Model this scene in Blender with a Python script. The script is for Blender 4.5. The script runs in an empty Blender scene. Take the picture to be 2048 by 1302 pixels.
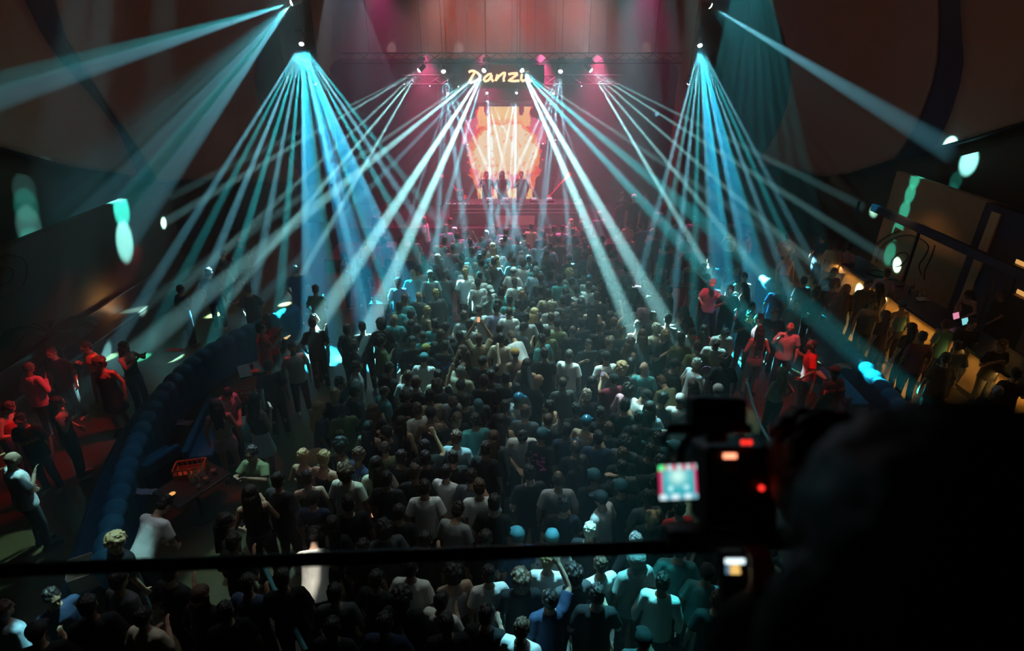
import bpy, bmesh, math, random
from mathutils import Vector, Matrix, noise
from mathutils.bvhtree import BVHTree
from mathutils.geometry import intersect_line_line_2d
S = bpy.context.scene
COL = S.collection
R = math.radians

# ---------------------------------------------------------------- camera, exposure, world
F = 1150.0                       # focal length in pixels of the 2048 px wide frame
CZ = 7.25                        # the photographer stands on a balcony
TH = math.atan((651 - 88) / F)
cam = bpy.data.cameras.new('camera')
cam_o = bpy.data.objects.new('camera', cam)
COL.objects.link(cam_o)
cam.sensor_width = 36
cam.lens = F / 2048 * 36
cam.clip_start = 0.05
cam_o.location = (0, 0, CZ)
cam_o.rotation_euler = (math.pi / 2 - TH, 0, 0)
cam.dof.use_dof = True
cam.dof.focus_distance = 14
cam.dof.aperture_fstop = 1.9
S.camera = cam_o
S.view_settings.view_transform = 'Standard'
S.view_settings.look = 'None'
S.view_settings.gamma = 1
S.view_settings.use_curve_mapping = False
S.view_settings.exposure = 0
S.cycles.volume_bounces = 0
S.cycles.max_bounces = 4
S.cycles.diffuse_bounces = 2
S.cycles.glossy_bounces = 2
S.cycles.transmission_bounces = 4
S.cycles.sample_clamp_indirect = 2
S.cycles.sample_clamp_direct = 0
S.cycles.use_denoising = True
S.cycles.caustics_reflective = False
S.cycles.caustics_refractive = False
W = bpy.data.worlds.new('world')
S.world = W
W.use_nodes = True
W.node_tree.nodes['Background'].inputs[0].default_value = (.02, .05, .045, 1)
W.node_tree.nodes['Background'].inputs[1].default_value = 0.0

def ray(u, v):
    x, z = (u - 1024) / F, -(v - 651) / F
    c, s = math.cos(TH), math.sin(TH)
    return Vector((x, c + z * s, -s + z * c))
CAM = Vector((0, 0, CZ))
def atZ(u, v, z):
    d = ray(u, v); return CAM + d * ((z - CZ) / d.z)
def atY(u, v, y):
    d = ray(u, v); return CAM + d * (y / d.y)
def atX(u, v, x):
    d = ray(u, v); return CAM + d * (x / d.x)
def atD(u, v, dist):
    return CAM + ray(u, v).normalized() * dist

# ---------------------------------------------------------------- lamps of the place and added fill lamps
CYAN = (.22, .80, 1.0)
TEAL = (.04, .74, .80)
BLUE = (.02, .50, .85)
PALE = (.36, .90, .92)
RED = (1.0, .05, .06)
def spot(p, t, power, color, deg, blend=.6, radius=.03):
    if deg < 2.2: deg = 2.2; blend = 1.0      # hair-thin beams: the soft edge does the narrowing
    l = bpy.data.lights.new('beam_or_fill_lamp', 'SPOT')
    l.energy = power; l.color = color; l.spot_size = R(deg); l.spot_blend = blend; l.shadow_soft_size = radius
    o = bpy.data.objects.new('beam_or_fill_lamp', l); COL.objects.link(o)  # one name for the rig beams and the added fill lamps
    o.location = p
    o.rotation_euler = (Vector(t) - Vector(p)).to_track_quat('-Z', 'Y').to_euler()
    return o
K = 460000
FIX = []          # (pixel, lens position, mean aim) of every moving head the photo shows
def fan(u, v, y, ends, power, color, deg, blend=.6, z=1.6, shown=True, plane=None):
    p = atY(u, v, y)
    tg = []
    for e in ends:
        t = (atX(e[0], e[1], plane) if plane else atZ(e[0], e[1], z))
        k = e[2] if len(e) > 2 else 1.0
        c = e[3] if len(e) > 3 else color
        w = e[4] if len(e) > 4 else deg
        d = (t - p).normalized()
        spot(p + d * .12, t, power * k, c, w, blend)
        tg.append(d)
    m = sum(tg, Vector()).normalized()
    if shown: FIX.append((p, m))
    return p
def mirror(ends):
    return [(2012 - e[0], e[1]) + tuple(e[2:]) for e in ends]
TR = 21.0
e3 = [(300, 415, .6), (270, 480, 1.0), (470, 481, .8), (540, 498, 1.2), (640, 486, 1.2)]
e8 = [(1740, 420, .8), (1700, 470, 1.0), (1560, 470, 1.1), (1480, 500, 1.0), (1405, 520, 1.3)]
fan(838, 141, TR, e3, K * 1.9, PALE, 1.7)
fan(1182, 141, TR, e8, K * 1.8, PALE, 1.7)
e5 = [(420, 520, 1.0, PALE, 1.5), (350, 640, 1.5, PALE, 2.4), (560, 560, .6, CYAN, 1.5), (640, 640, 1.9, PALE, 2.6), (745, 640, 1.8, PALE, 2.5), (850, 560, .7, CYAN, 1.5)]
e6 = [(1590, 500, 1.0, PALE, 1.5), (1640, 640, .7, TEAL, 3.0), (1440, 560, .6, CYAN, 1.5), (1330, 640, 1.7, PALE, 2.5), (1265, 660, 1.7, PALE, 2.3), (1500, 640, .8, TEAL, 2.4)]
fan(968, 141, TR - .2, e5, K * 1.0, PALE, 2)
fan(1044, 141, TR - .2, e6, K * 1.0, PALE, 2)
e4 = [(935, 520), (1005, 520), (1060, 520), (872, 520, .6)]
fan(887, 143, TR, e4, K * .8, CYAN, 1.1)
fan(1121, 143, TR, mirror(e4), K * .8, CYAN, 1.1)
e11 = [(815, 450), (875, 470), (935, 470), (1000, 450)]
fan(896, 187, TR + 2.0, e11, K * .5, CYAN, 1.0)
fan(1107, 187, TR + 2.0, mirror(e11), K * .5, CYAN, 1.0)
e12 = [(1000, 470), (1040, 470), (1100, 450), (985, 500)]
fan(974, 186, TR + 1.6, e12, K * .7, CYAN, 1.1)
fan(1033, 186, TR + 1.6, mirror(e12), K * .7, CYAN, 1.1)
e2 = [(603 + 470 * (-.62 + .107 * i), 558, (1.0, .75, 1.15)[i % 3] * (1.25 if i < 5 else 1), (TEAL if i % 2 else CYAN), 2.3) for i in range(14)]
e2 += [(603 + 470 * k, 558, .8, BLUE, 6.5) for k in (.06, .25, .4)]
fan(603, 88, 19.5, e2, K * .68, TEAL, 2.4)
e9 = [(1400 + 470 * (-.26 + .078 * i), 561, (1.0, .8, 1.15)[i % 3], (TEAL if i % 2 else CYAN), 1.9) for i in range(11)]
e9 += [(1400 + 470 * k, 561, .7, BLUE, 5.5) for k in (.1, .24)]
fan(1400, 91, 19.5, e9, K * .68, TEAL, 2.2)
fan(583, 6, 18, [(-60, 178, .6, TEAL, 4.4), (-60, 215, .7, CYAN, 5.0)], K * .7, TEAL, 3, plane=-13)
fan(583, 6, 18, [(-150 + 62 * i, 520, .05 + .10 * i * (1 + (i > 3)), (TEAL if i % 2 else CYAN), 6.0) for i in range(7)], K * .36, TEAL, 3, shown=False)
fan(1421, 12, 18, [(1885, 292, 1.2, CYAN, 5.2)], K * .62, TEAL, 4, plane=13)
fan(1421, 12, 18, [(1700 + 52 * i, 470, .13, TEAL, 3.6) for i in range(8)], K * .28, TEAL, 2, shown=False)
fan(1505, -170, 19, [(1392 + 27 * i, 330, 1, TEAL, .9) for i in range(9)], K * .06, TEAL, .9, z=5)
fan(672, -120, 20, [(600 + 25 * i, 330, 1, (.45, .6, .8), .9) for i in range(11)], K * .03, PALE, .9, z=5)
for uu in (795, 925, 1170, 1285):
    fan(uu - 8, -120, 20, [(uu + (uu - 1024) * .06, 200, 1, (.6, .6, .8), 4.5)], K * .0025, PALE, 4, z=5)
fan(630, 167, 20, [(765, 360, 1, (.55, .75, 1), .8)], K * .05, PALE, .8)
fan(1377, 167, 20, [(1322, 400, 1.6, (1, .35, .6), 1.2), (1240, 300, .6), (1350, 420, .8)], K * .07, PALE, .9)
# red and magenta washes on the truss over the stage, pointing down at the booth and out into the room
for x, k in ((-3.2, 1), (-1.1, 1.5), (1.1, 1.5), (3.2, 1)):
    spot((x, 23.2, 7.0), (x * .8, 20.9, 1.0), 6500 * k, (1, .08, .26), 74, 1, .1)
for x in (-2.5, 0, 2.5):
    spot((x, 22.6, 8.6), (x * .8, 25, 7.6), 220, (1, .10, .05), 120, 1, .15)
for x in (-4.6, 4.6):  # two magenta floods added without fixtures, only to tint the haze
    spot((x, 22.2, 9.3), (x * .8, 21.5, 0), 2600, (.9, .10, .34), 95, 1, .2)
# dim warm floods added unseen under the ceiling to lift the plaster walls
for sx in (-1, 1):
    spot((sx * 5, 9.5, 10.2), (sx * 13.5, 16.5, 6.0), 300, (1, .45, .28), 120, 1, .3)
    spot((sx * 4, 15, 10.2), (sx * 11.5, 25, 6.0), 300, (1, .36, .34), 110, 1, .3)
# unseen red spots hung over the lounges to both sides for their red light (aimed down at the groups)
def down(u, v, z, power, color, deg, top=4.0, off=(0, 0)):
    t = atZ(u, v, z); off = (off[0] * .55, off[1] * .55); power *= .5; deg = min(52, deg * 1.35)
    return spot((t.x + off[0], t.y + off[1], top), t, power, color, deg, .35, .06)
down(110, 790, 1.2, 1000, RED, 30, off=(3.6, 1.6))
down(20, 860, 1.2, 460, RED, 24, off=(3.0, 1))
down(345, 740, 0, 160, (1, .14, .07), 22)
down(470, 830, 1.2, 240, (1, .06, .10), 17, off=(.3, .8))
down(500, 690, 1.2, 260, (1, .04, .10), 16)
down(590, 720, 1.2, 120, (1, .12, .16), 14)
down(1425, 600, 1.3, 560, (1, .07, .12), 20, off=(-.6, -.8))
down(1560, 700, 1.3, 620, (1, .07, .08), 30, off=(-.8, -.6))
down(1640, 760, 1.3, 560, (1, .05, .03), 22, off=(-.6, -.5))
down(1710, 850, 1.0, 300, (1, .05, .03), 18)
down(390, 945, .8, 220, (1, .14, .03), 15)
down(1380, 555, 2.0, 180, (1, .04, .03), 12, off=(0, -1))
down(735, 500, 1.5, 240, (1, .03, .12), 15, off=(0, -1))
# unseen cool fill lamps added above the dance floor, out of the frame
for (u, v, k, dg, c) in ((1000, 600, 1.0, 46, (.50, .95, .92)), (1180, 700, .60, 42, (.75, .98, .92)), (860, 660, .45, 40, (.35, .9, .95)),
                         (1240, 800, .26, 30, (.75, 1, .95)), (900, 960, .13, 42, (.8, .95, .9)), (1180, 1000, .10, 40, (.75, .98, .92)),
                         (330, 1060, .12, 30, (.95, .95, .95)), (520, 930, .10, 12, (.75, 1, .8)), (300, 900, .07, 34, (.15, .6, 1)), (1760, 760, .06, 30, (.15, .6, 1)), (1000, 490, .6, 40, (.45, .9, 1))):
    t = atZ(u, v, 1.6)
    spot((t.x * .9, t.y + 1.0, 9.6), t, 2500 * k, c, dg, .9, .25)
    yb_ = min(t.y + 6.5, 17.2); dd = ((t.x * .2) ** 2 + (yb_ - t.y) ** 2 + 70) ** .5 / 8
    spot((t.x * .8, yb_, 10.3), t, 2200 * k * dd * dd, c, dg * .85, 1, .35)
# unseen accent spots added for hard little pools of light on single dancers
for (u, v, k, dg, c) in ((1109, 1140, 1, 7, CYAN), (1195, 1150, 1, 7, CYAN), (1300, 1205, 1.6, 6, TEAL), (107, 1200, 1.6, 3, PALE), (1540, 1165, .8, 6, CYAN), (606, 1090, 1.5, 2.0, (1, .95, .8)), (985, 515, .6, 3.5, CYAN), (1030, 560, .8, 4, PALE), (948, 640, .9, 4, PALE), (1085, 645, .7, 4, CYAN), (1165, 570, .7, 4, PALE), (900, 560, .6, 4, CYAN), (1235, 600, .5, 4, PALE), (1305, 660, .7, 4, PALE), (815, 705, .5, 4, TEAL), (1000, 745, .6, 4, PALE), (1060, 815, .6, 4, CYAN), (684, 880, .6, 4, TEAL), (693, 940, .5, 4, PALE), (1175, 840, .6, 3, CYAN),
                         (1040, 1235, 1.3, 3, CYAN), (1180, 1060, .9, 4, CYAN), (505, 935, .7, 7, PALE), (915, 890, 1.0, 4, PALE), (1290, 800, 1.4, 6, PALE), (25, 915, 1.1, 5, PALE),
                         (1125, 455, .5, 3, CYAN), (1205, 725, 1.0, 8, PALE), (1140, 740, .9, 6, PALE), (845, 750, .9, 6, PALE), (1445, 680, 1.2, 5, PALE), (240, 1078, .7, 4, PALE), (1395, 735, .9, 4, CYAN)):
    t = atZ(u, v, 1.55)
    q_ = Vector((t.x * .75, min(t.y + 3.5, 17.5), 10.3)); spot(q_, t, 78 * (q_ - t).length_squared * k, c, dg * 17 / (q_ - t).length if False else dg * 1.35, .25, .04)

# ---------------------------------------------------------------- materials
MT = {}
def mat(name, col, rough=.7, spec=.3, metal=0, nz=0, nscale=8, emit=None, es=1, alpha=1, trans=0, bump=0, bscale=40):
    if name in MT: return MT[name]
    m = bpy.data.materials.new(name); m.use_nodes = True
    nt = m.node_tree; b = nt.nodes['Principled BSDF']
    b.inputs['Base Color'].default_value = (*col, 1)
    b.inputs['Roughness'].default_value = rough
    b.inputs['Specular IOR Level'].default_value = spec
    b.inputs['Metallic'].default_value = metal
    if trans: b.inputs['Transmission Weight'].default_value = trans
    if emit:
        b.inputs['Emission Color'].default_value = (*emit, 1); b.inputs['Emission Strength'].default_value = es
    if nz or bump:
        tc = nt.nodes.new('ShaderNodeTexCoord'); n = nt.nodes.new('ShaderNodeTexNoise')
        n.inputs['Scale'].default_value = nscale; n.inputs['Detail'].default_value = 4
        nt.links.new(tc.outputs['Object'], n.inputs['Vector'])
        if nz:
            mx = nt.nodes.new('ShaderNodeMix'); mx.data_type = 'RGBA'
            mx.inputs['A'].default_value = (*[c * (1 - nz) for c in col], 1)
            mx.inputs['B'].default_value = (*[min(1, c * (1 + nz)) for c in col], 1)
            nt.links.new(n.outputs['Fac'], mx.inputs['Factor']); nt.links.new(mx.outputs['Result'], b.inputs['Base Color'])
        if bump:
            n2 = nt.nodes.new('ShaderNodeTexNoise'); n2.inputs['Scale'].default_value = bscale
            nt.links.new(tc.outputs['Object'], n2.inputs['Vector'])
            bp = nt.nodes.new('ShaderNodeBump'); bp.inputs['Strength'].default_value = bump; bp.inputs['Distance'].default_value = .02
            nt.links.new(n2.outputs['Fac'], bp.inputs['Height']); nt.links.new(bp.outputs['Normal'], b.inputs['Normal'])
    MT[name] = m
    return m
def glow(name, col, strength):
    if name in MT: return MT[name]
    m = bpy.data.materials.new(name); m.use_nodes = True; nt = m.node_tree; nt.nodes.clear()
    o = nt.nodes.new('ShaderNodeOutputMaterial'); e = nt.nodes.new('ShaderNodeEmission')
    e.inputs[0].default_value = (*col, 1); e.inputs[1].default_value = strength
    nt.links.new(e.outputs[0], o.inputs['Surface'])
    m.cycles.emission_sampling = 'NONE'
    MT[name] = m
    return m

# ---------------------------------------------------------------- mesh helpers
class MB:
    def __init__(s): s.v = []; s.f = []
    def add(s, vs, fs):
        n = len(s.v); s.v += [Vector(v) for v in vs]; s.f += [tuple(i + n for i in f) for f in fs]; return s
    def box(s, c, d, rot=None):
        x, y, z = d[0] / 2, d[1] / 2, d[2] / 2
        vs = [Vector(p) for p in ((-x, -y, -z), (x, -y, -z), (x, y, -z), (-x, y, -z), (-x, -y, z), (x, -y, z), (x, y, z), (-x, y, z))]
        if rot is not None: vs = [rot @ p for p in vs]
        return s.add([p + Vector(c) for p in vs], [(3, 2, 1, 0), (4, 5, 6, 7), (0, 1, 5, 4), (1, 2, 6, 5), (2, 3, 7, 6), (3, 0, 4, 7)])
    def lathe(s, c, prof, n=16, axis=None):
        vs = []; fs = []
        q = axis.to_track_quat('Z', 'Y').to_matrix() if axis is not None else Matrix.Identity(3)
        for (r, z) in prof:
            for i in range(n):
                a = 2 * math.pi * i / n; vs.append(q @ Vector((r * math.cos(a), r * math.sin(a), z)) + Vector(c))
        for j in range(len(prof) - 1):
            for i in range(n):
                fs.append((j * n + i, j * n + (i + 1) % n, (j + 1) * n + (i + 1) % n, (j + 1) * n + i))
        fs.append(tuple(reversed(range(n)))); fs.append(tuple((len(prof) - 1) * n + i for i in range(n)))
        return s.add(vs, fs)
    def tube(s, pts, r, n=8):
        pts = [Vector(p) for p in pts]; rs = r if isinstance(r, (list, tuple)) else [r] * len(pts)
        vs = []; fs = []
        up = None
        for i, p in enumerate(pts):
            d = (pts[min(i + 1, len(pts) - 1)] - pts[max(i - 1, 0)]).normalized()
            if up is None: up = Vector((0, 0, 1)) if abs(d.z) < .9 else Vector((1, 0, 0))
            a = d.cross(up).normalized(); b = a.cross(d).normalized(); up = b
            for k in range(n):
                t = 2 * math.pi * k / n; vs.append(p + (a * math.cos(t) + b * math.sin(t)) * rs[i])
        for j in range(len(pts) - 1):
            for i in range(n):
                fs.append((j * n + i, j * n + (i + 1) % n, (j + 1) * n + (i + 1) % n, (j + 1) * n + i))
        fs.append(tuple(reversed(range(n)))); fs.append(tuple((len(pts) - 1) * n + i for i in range(n)))
        return s.add(vs, fs)
    def ell(s, c, r, n=12, m=8, rot=None):
        prof = [(math.sin(math.pi * j / m), -math.cos(math.pi * j / m)) for j in range(m + 1)]
        vs = []
        for (q, z) in prof:
            for i in range(n):
                a = 2 * math.pi * i / n
                p = Vector((r[0] * max(q, .001) * math.cos(a), r[1] * max(q, .001) * math.sin(a), r[2] * z))
                if rot is not None: p = rot @ p
                vs.append(p + Vector(c))
        fs = [(j * n + i, j * n + (i + 1) % n, (j + 1) * n + (i + 1) % n, (j + 1) * n + i) for j in range(m) for i in range(n)]
        fs.append(tuple(reversed(range(n)))); fs.append(tuple(m * n + i for i in range(n)))
        return s.add(vs, fs)
    def prism(s, poly, h, M):
        """2D polygon extruded by h along local z, placed by matrix M"""
        n = len(poly)
        vs = [M @ Vector((x, y, 0)) for x, y in poly] + [M @ Vector((x, y, h)) for x, y in poly]
        fs = [tuple(reversed(range(n))), tuple(range(n, 2 * n))] + [(i, (i + 1) % n, n + (i + 1) % n, n + i) for i in range(n)]
        return s.add(vs, fs)
    def mesh(s, name):
        me = bpy.data.meshes.new(name); me.from_pydata([tuple(v) for v in s.v], [], s.f); me.update(); return me
    def obj(s, name, m, parent=None, bevel=0, smooth=False, origin=None):
        if origin is not None:
            o0 = Vector(origin); s.v = [v - o0 for v in s.v]
        me = s.mesh(name); me.materials.append(m)
        if smooth: me.shade_smooth()
        o = bpy.data.objects.new(name, me); COL.objects.link(o)
        if origin is not None: o.location = o0
        if parent is not None: o.parent = parent
        if bevel:
            b = o.modifiers.new('bevel', 'BEVEL'); b.width = bevel; b.segments = 2
        return o
def thing(name, label, cat, loc, rz=0, group=None):
    o = bpy.data.objects.new(name, None); COL.objects.link(o); o.location = loc; o.rotation_euler = (0, 0, rz)
    o.empty_display_size = .1
    return tag(o, label, cat, group)
def tag(o, label=None, cat=None, group=None, kind=None):
    if label: o['label'] = label
    if cat: o['category'] = cat
    if group: o['group'] = group
    if kind: o['kind'] = kind
    return o
def copy_tree(o, parent=None):
    c = o.copy(); COL.objects.link(c); c.parent = parent
    for ch in o.children: copy_tree(ch, c)
    return c
def interp(pts, x):
    if x <= pts[0][0]: return pts[0][1]
    for (a, b), (c, d) in zip(pts, pts[1:]):
        if x <= c: return b + (d - b) * (x - a) / (c - a) if c > a else d
    return pts[-1][1]
def grid_mesh(name, f, nu, nv, m, smooth=True):
    vs = [f(i / nu, j / nv) for j in range(nv + 1) for i in range(nu + 1)]
    fs = [(j * (nu + 1) + i, j * (nu + 1) + i + 1, (j + 1) * (nu + 1) + i + 1, (j + 1) * (nu + 1) + i) for j in range(nv) for i in range(nu)]
    mb = MB(); mb.v = [Vector(v) for v in vs]; mb.f = fs
    return mb.obj(name, m, smooth=smooth)

# ---------------------------------------------------------------- the room
HALF, RC, YB = 13.5, 5.0, 25.0
def plan(s, off=0):
    """point and inward normal on the wall's plan; s = 0 in the middle of the back wall, + towards the bar side"""
    sg = 1 if s >= 0 else -1; a = abs(s); L0 = HALF - RC; L1 = L0 + RC * math.pi / 2
    if a < L0: p = Vector((a, YB, 0)); n = Vector((0, -1, 0))
    elif a < L1:
        t = (a - L0) / RC; p = Vector((L0 + RC * math.sin(t), YB - RC + RC * math.cos(t), 0)); n = Vector((-math.sin(t), -math.cos(t), 0))
    else: p = Vector((HALF, YB - RC - (a - L1), 0)); n = Vector((-1, 0, 0))
    p = p + n * off
    return Vector((p.x * sg, p.y, 0)), Vector((n.x * sg, n.y, 0))
def hit(u, v, off=0):
    """pixel -> (s, z) on the wall surface"""
    d = ray(u, v); sg = 1 if d.x >= 0 else -1
    best = None; prev = None; s = 0.0
    while s < 40:
        p, n = plan(s * sg, off)
        c = d.x * p.y - d.y * p.x
        if prev is not None and (c * prev[0] <= 0):
            k = prev[0] / (prev[0] - c) if prev[0] != c else 0
            ss = prev[1] + (s - prev[1]) * k
            p, n = plan(ss * sg, off)
            return ss * sg, CZ + d.z * (p.y / d.y if abs(d.y) > .1 else p.x / d.x)
        prev = (c, s); s += .1
    return 0, 0
def curve_sz(pix, off=0): return [hit(u, v, off) for u, v in pix]
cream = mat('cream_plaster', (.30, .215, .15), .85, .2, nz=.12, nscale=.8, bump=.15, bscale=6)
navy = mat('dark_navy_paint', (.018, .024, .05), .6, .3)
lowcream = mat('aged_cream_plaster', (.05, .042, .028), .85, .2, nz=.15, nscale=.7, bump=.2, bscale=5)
floorm = mat('worn_ochre_floor', (.06, .040, .015), .33, .5, nz=.45, nscale=.6, bump=.08, bscale=12)
ceil = mat('black_ceiling', (.02, .02, .022), .9)
tag(MB().box((0, 11, -.05), (30, 34, .1)).obj('floor', floorm), kind='structure')
tag(MB().box((0, 11, 10.55), (30, 34, .1)).obj('ceiling', ceil), kind='structure')
SMAX = HALF - RC + RC * math.pi / 2 + 23
OFFW = -.6
def wall_part(name, s0, s1, z0, z1, off, m, nu, nv=2):
    def f(a, b):
        p, n = plan(s0 + (s1 - s0) * a, off); return (p.x, p.y, z0 + (z1 - z0) * b)
    o = grid_mesh(name, f, nu, nv, m); so = o.modifiers.new('thick', 'SOLIDIFY'); so.thickness = .15; so.offset = -1 if False else 1
    return tag(o, kind='structure')
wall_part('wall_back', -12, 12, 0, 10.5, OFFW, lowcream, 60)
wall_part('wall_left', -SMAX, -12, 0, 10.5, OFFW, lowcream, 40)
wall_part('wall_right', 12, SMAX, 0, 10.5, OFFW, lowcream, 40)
# lower edge of the hanging shell, traced from the photo onto the wall
EL = curve_sz([(-200, 250), (0, 300), (130, 336), (250, 352), (300, 366), (400, 358), (470, 364)])
ER = curve_sz([(1540, 330), (1590, 342), (1650, 353), (1700, 348), (1790, 322), (1872, 300), (2048, 250), (2250, 195)])
edge = [(-SMAX, EL[0][1] + 2.0)] + EL + [(-6, 1.6), (6, 1.6)] + ER + [(SMAX, ER[-1][1] + 2.0)]
edge.sort()
def zb(s): return interp(edge, s)
def shell(name, s0, s1, nu, m, off=0, kind='structure', thick=.25):
    def f(a, b):
        s = s0 + (s1 - s0) * a; z = zb(s); p, n = plan(s, off); return (p.x, p.y, z + (10.5 - z) * b)
    o = grid_mesh(name, f, nu, 12, m); so = o.modifiers.new('thick', 'SOLIDIFY'); so.thickness = thick; so.offset = 0
    return tag(o, kind=kind)
shell('wall_shell_left', -SMAX, -9, 90, navy); shell('wall_shell_back', -9, 9, 60, navy); shell('wall_shell_right', 9, SMAX, 90, navy)
def zc(pix, off):    # pixel curve -> s as a function of z
    c = sorted((z, s) for s, z in curve_sz(pix, off)); return c
def panel(name, left, right, z_top=10.4, nu=40, nv=30, off=.2, drop=0.03):
    L = left if isinstance(left, float) else zc(left, off); Rr = right if isinstance(right, float) else zc(right, off)
    def f(a, b):
        s = 0; z = 6
        for _ in range(14):
            sl = L if isinstance(L, float) else interp(L, z); sr = Rr if isinstance(Rr, float) else interp(Rr, z)
            s = sl + (sr - sl) * a; z = (zb(s) + drop) * (1 - b) + z_top * b
        p, n = plan(s, off); return (p.x, p.y, z)
    o = grid_mesh(name, f, nu, nv, cream); so = o.modifiers.new('thick', 'SOLIDIFY'); so.thickness = .12; so.offset = 0
    return tag(o, kind='structure')
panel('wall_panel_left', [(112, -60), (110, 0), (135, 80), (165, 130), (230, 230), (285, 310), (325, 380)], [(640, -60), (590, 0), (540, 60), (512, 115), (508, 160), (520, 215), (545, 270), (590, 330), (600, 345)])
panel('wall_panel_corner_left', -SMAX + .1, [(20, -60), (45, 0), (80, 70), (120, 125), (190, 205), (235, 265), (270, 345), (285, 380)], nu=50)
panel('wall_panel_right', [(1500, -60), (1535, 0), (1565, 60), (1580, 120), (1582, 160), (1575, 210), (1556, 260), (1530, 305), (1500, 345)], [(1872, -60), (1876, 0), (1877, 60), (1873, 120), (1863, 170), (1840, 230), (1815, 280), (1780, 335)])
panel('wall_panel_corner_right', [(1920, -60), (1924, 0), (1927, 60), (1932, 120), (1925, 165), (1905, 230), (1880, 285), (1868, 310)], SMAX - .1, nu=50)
# proscenium: cream panel over the stage with a round-cornered opening
pa = atY(622, 0, YB - .5); pb = atY(1402, 0, YB - .5); oa = atY(652, 117, YB - .5); ob = atY(1361, 117, YB - .5)
def proscenium():
    x0, x1, zt = pa.x, pb.x, 10.4; a0, a1, zo = oa.x, ob.x, oa.z; r = .7
    out = [(x0, 0), (x0, zt), (x1, zt), (x1, 0), (a1, 0)]
    out += [(a1 - r + r * math.cos(t), zo - r + r * math.sin(t)) for t in [i * math.pi / 16 for i in range(9)]]
    out += [(a0 + r + r * math.cos(t), zo - r + r * math.sin(t)) for t in [math.pi / 2 + i * math.pi / 16 for i in range(9)]]
    out += [(a0, 0)]
    bm = bmesh.new(); vs = [bm.verts.new((x, YB - .55, z)) for x, z in out]
    for i in range(len(vs)): bm.edges.new((vs[i], vs[(i + 1) % len(vs)]))
    bmesh.ops.triangle_fill(bm, edges=bm.edges[:], use_beauty=True)
    me = bpy.data.meshes.new('wall_proscenium'); bm.to_mesh(me); bm.free(); me.materials.append(cream)
    o = bpy.data.objects.new('wall_proscenium', me); COL.objects.link(o)
    so = o.modifiers.new('thick', 'SOLIDIFY'); so.thickness = .2; so.offset = 0
    tag(o, kind='structure')
proscenium()
# ---------------------------------------------------------------- stage, booth, screen, sign, truss
black = mat('matt_black', (.012, .012, .014), .5, .4)
blkmetal = mat('black_metal', (.02, .02, .022), .35, .5, metal=.6)
dwood = mat('dark_stained_wood', (.05, .03, .02), .5, .4, nz=.3, nscale=6)
steel = mat('brushed_steel', (.5, .5, .5), .3, .5, metal=1)
SZ = .95
st = MB().box((0, 23.1, SZ / 2), (14, 3.6, SZ)).obj('floor_stage_platform', mat('stage_deck', (.03, .02, .025), .4, .4))
tag(st, kind='structure')
bth = thing('dj_booth', 'long black DJ booth with thin lit lines along its front, on the stage', 'DJ booth', (0.1, 22.1, SZ))
MB().box((0, 0, .40), (5.0, .7, .76)).obj('body', mat('booth_front', (.05, .012, .02), .35, .5), bth, bevel=.02)
MB().box((0, 0, .80), (5.3, .85, .05)).obj('table_top', black, bth, bevel=.01)
for z in (.48, .62):
    MB().box((0, -.36, z), (4.8, .02, .012)).obj('light_strip', glow('booth_line', (1, .25, .35), .55), bth)
MB().box((0.02, -.37, .16), (1.5, .03, .42)).obj('lit_panel', glow('booth_panel', (.9, .18, .22), .35), bth)
bx0 = Vector((0.1, 22.1, SZ + .826))
def player(x, lab):
    t = thing('media_player', lab, 'media player', bx0 + Vector((x, 0, 0)), 0, 'players on the DJ booth')
    MB().box((0, 0, .04), (.32, .38, .08)).obj('body', black, t, bevel=.01)
    MB().lathe((0, -.05, .08), [(.10, 0), (.10, .015), (.085, .02)], 20).obj('jog_wheel', steel, t)
    MB().box((0, .12, .095), (.2, .09, .02), Matrix.Rotation(R(20), 3, 'X')).obj('screen', glow('player_screen', (.6, .75, 1), 1.2), t)
    return t
for x, l in ((-1.0, 'black media player at the far plant-side end of the DJ booth'), (-.35, 'black media player between the standing DJs on the plant side of the mixer'), (.75, 'black media player on the bar side of the mixer'), (1.35, 'black media player at the bar-side end of the DJ booth')):
    player(x, l)
t = thing('mixer', 'black DJ mixer with rows of small knobs in the middle of the booth', 'mixer', bx0 + Vector((.2, 0, 0)))
MB().box((0, 0, .045), (.34, .38, .09)).obj('body', black, t, bevel=.01)
for i in range(4):
    for j in range(3):
        MB().lathe((-.12 + .08 * i, -.1 + .09 * j, .09), [(.014, 0), (.012, .02)], 8).obj('knob', steel, t)
for i, (x, lab) in enumerate(((-2.1, 'small black monitor speaker at the plant-side end of the booth'), (2.3, 'small black monitor speaker at the bar-side end of the booth'))):
    s_ = thing('monitor_speaker', lab, 'speaker', bx0 + Vector((x, .05, 0)), 0, 'booth monitors')
    MB().box((0, 0, .22), (.26, .28, .44)).obj('cabinet', black, s_, bevel=.015)
    MB().lathe((0, -.14, .15), [(.1, 0), (.08, -.012), (.03, -.005)], 20, Vector((0, 1, 0))).obj('woofer', steel, s_)
    MB().lathe((0, -.14, .34), [(.035, 0), (.03, -.01)], 14, Vector((0, 1, 0))).obj('tweeter', steel, s_)
# row of pinpoint lamps along the booth's edge
t = thing('string_light', 'sparse string of pinpoint lights along the top of the DJ booth', 'string light', (0, 21.70, SZ + .835))
random.seed(5)
MB().tube([(x * .25 - 2.7, 0, .01 * math.sin(x * 2)) for x in range(22)], .004, 5).obj('wire', black, t)
mb = MB()
for i in range(26): mb.ell((random.choice([random.uniform(-2.5, -1.6), random.uniform(-2.5, 2.7)]), -.01, random.uniform(-.01, .03)), (.011,) * 3, 6, 4)
mb.obj('bulb_row', glow('pin_bulb', (.8, .85, 1), 3.0), t)

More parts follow.
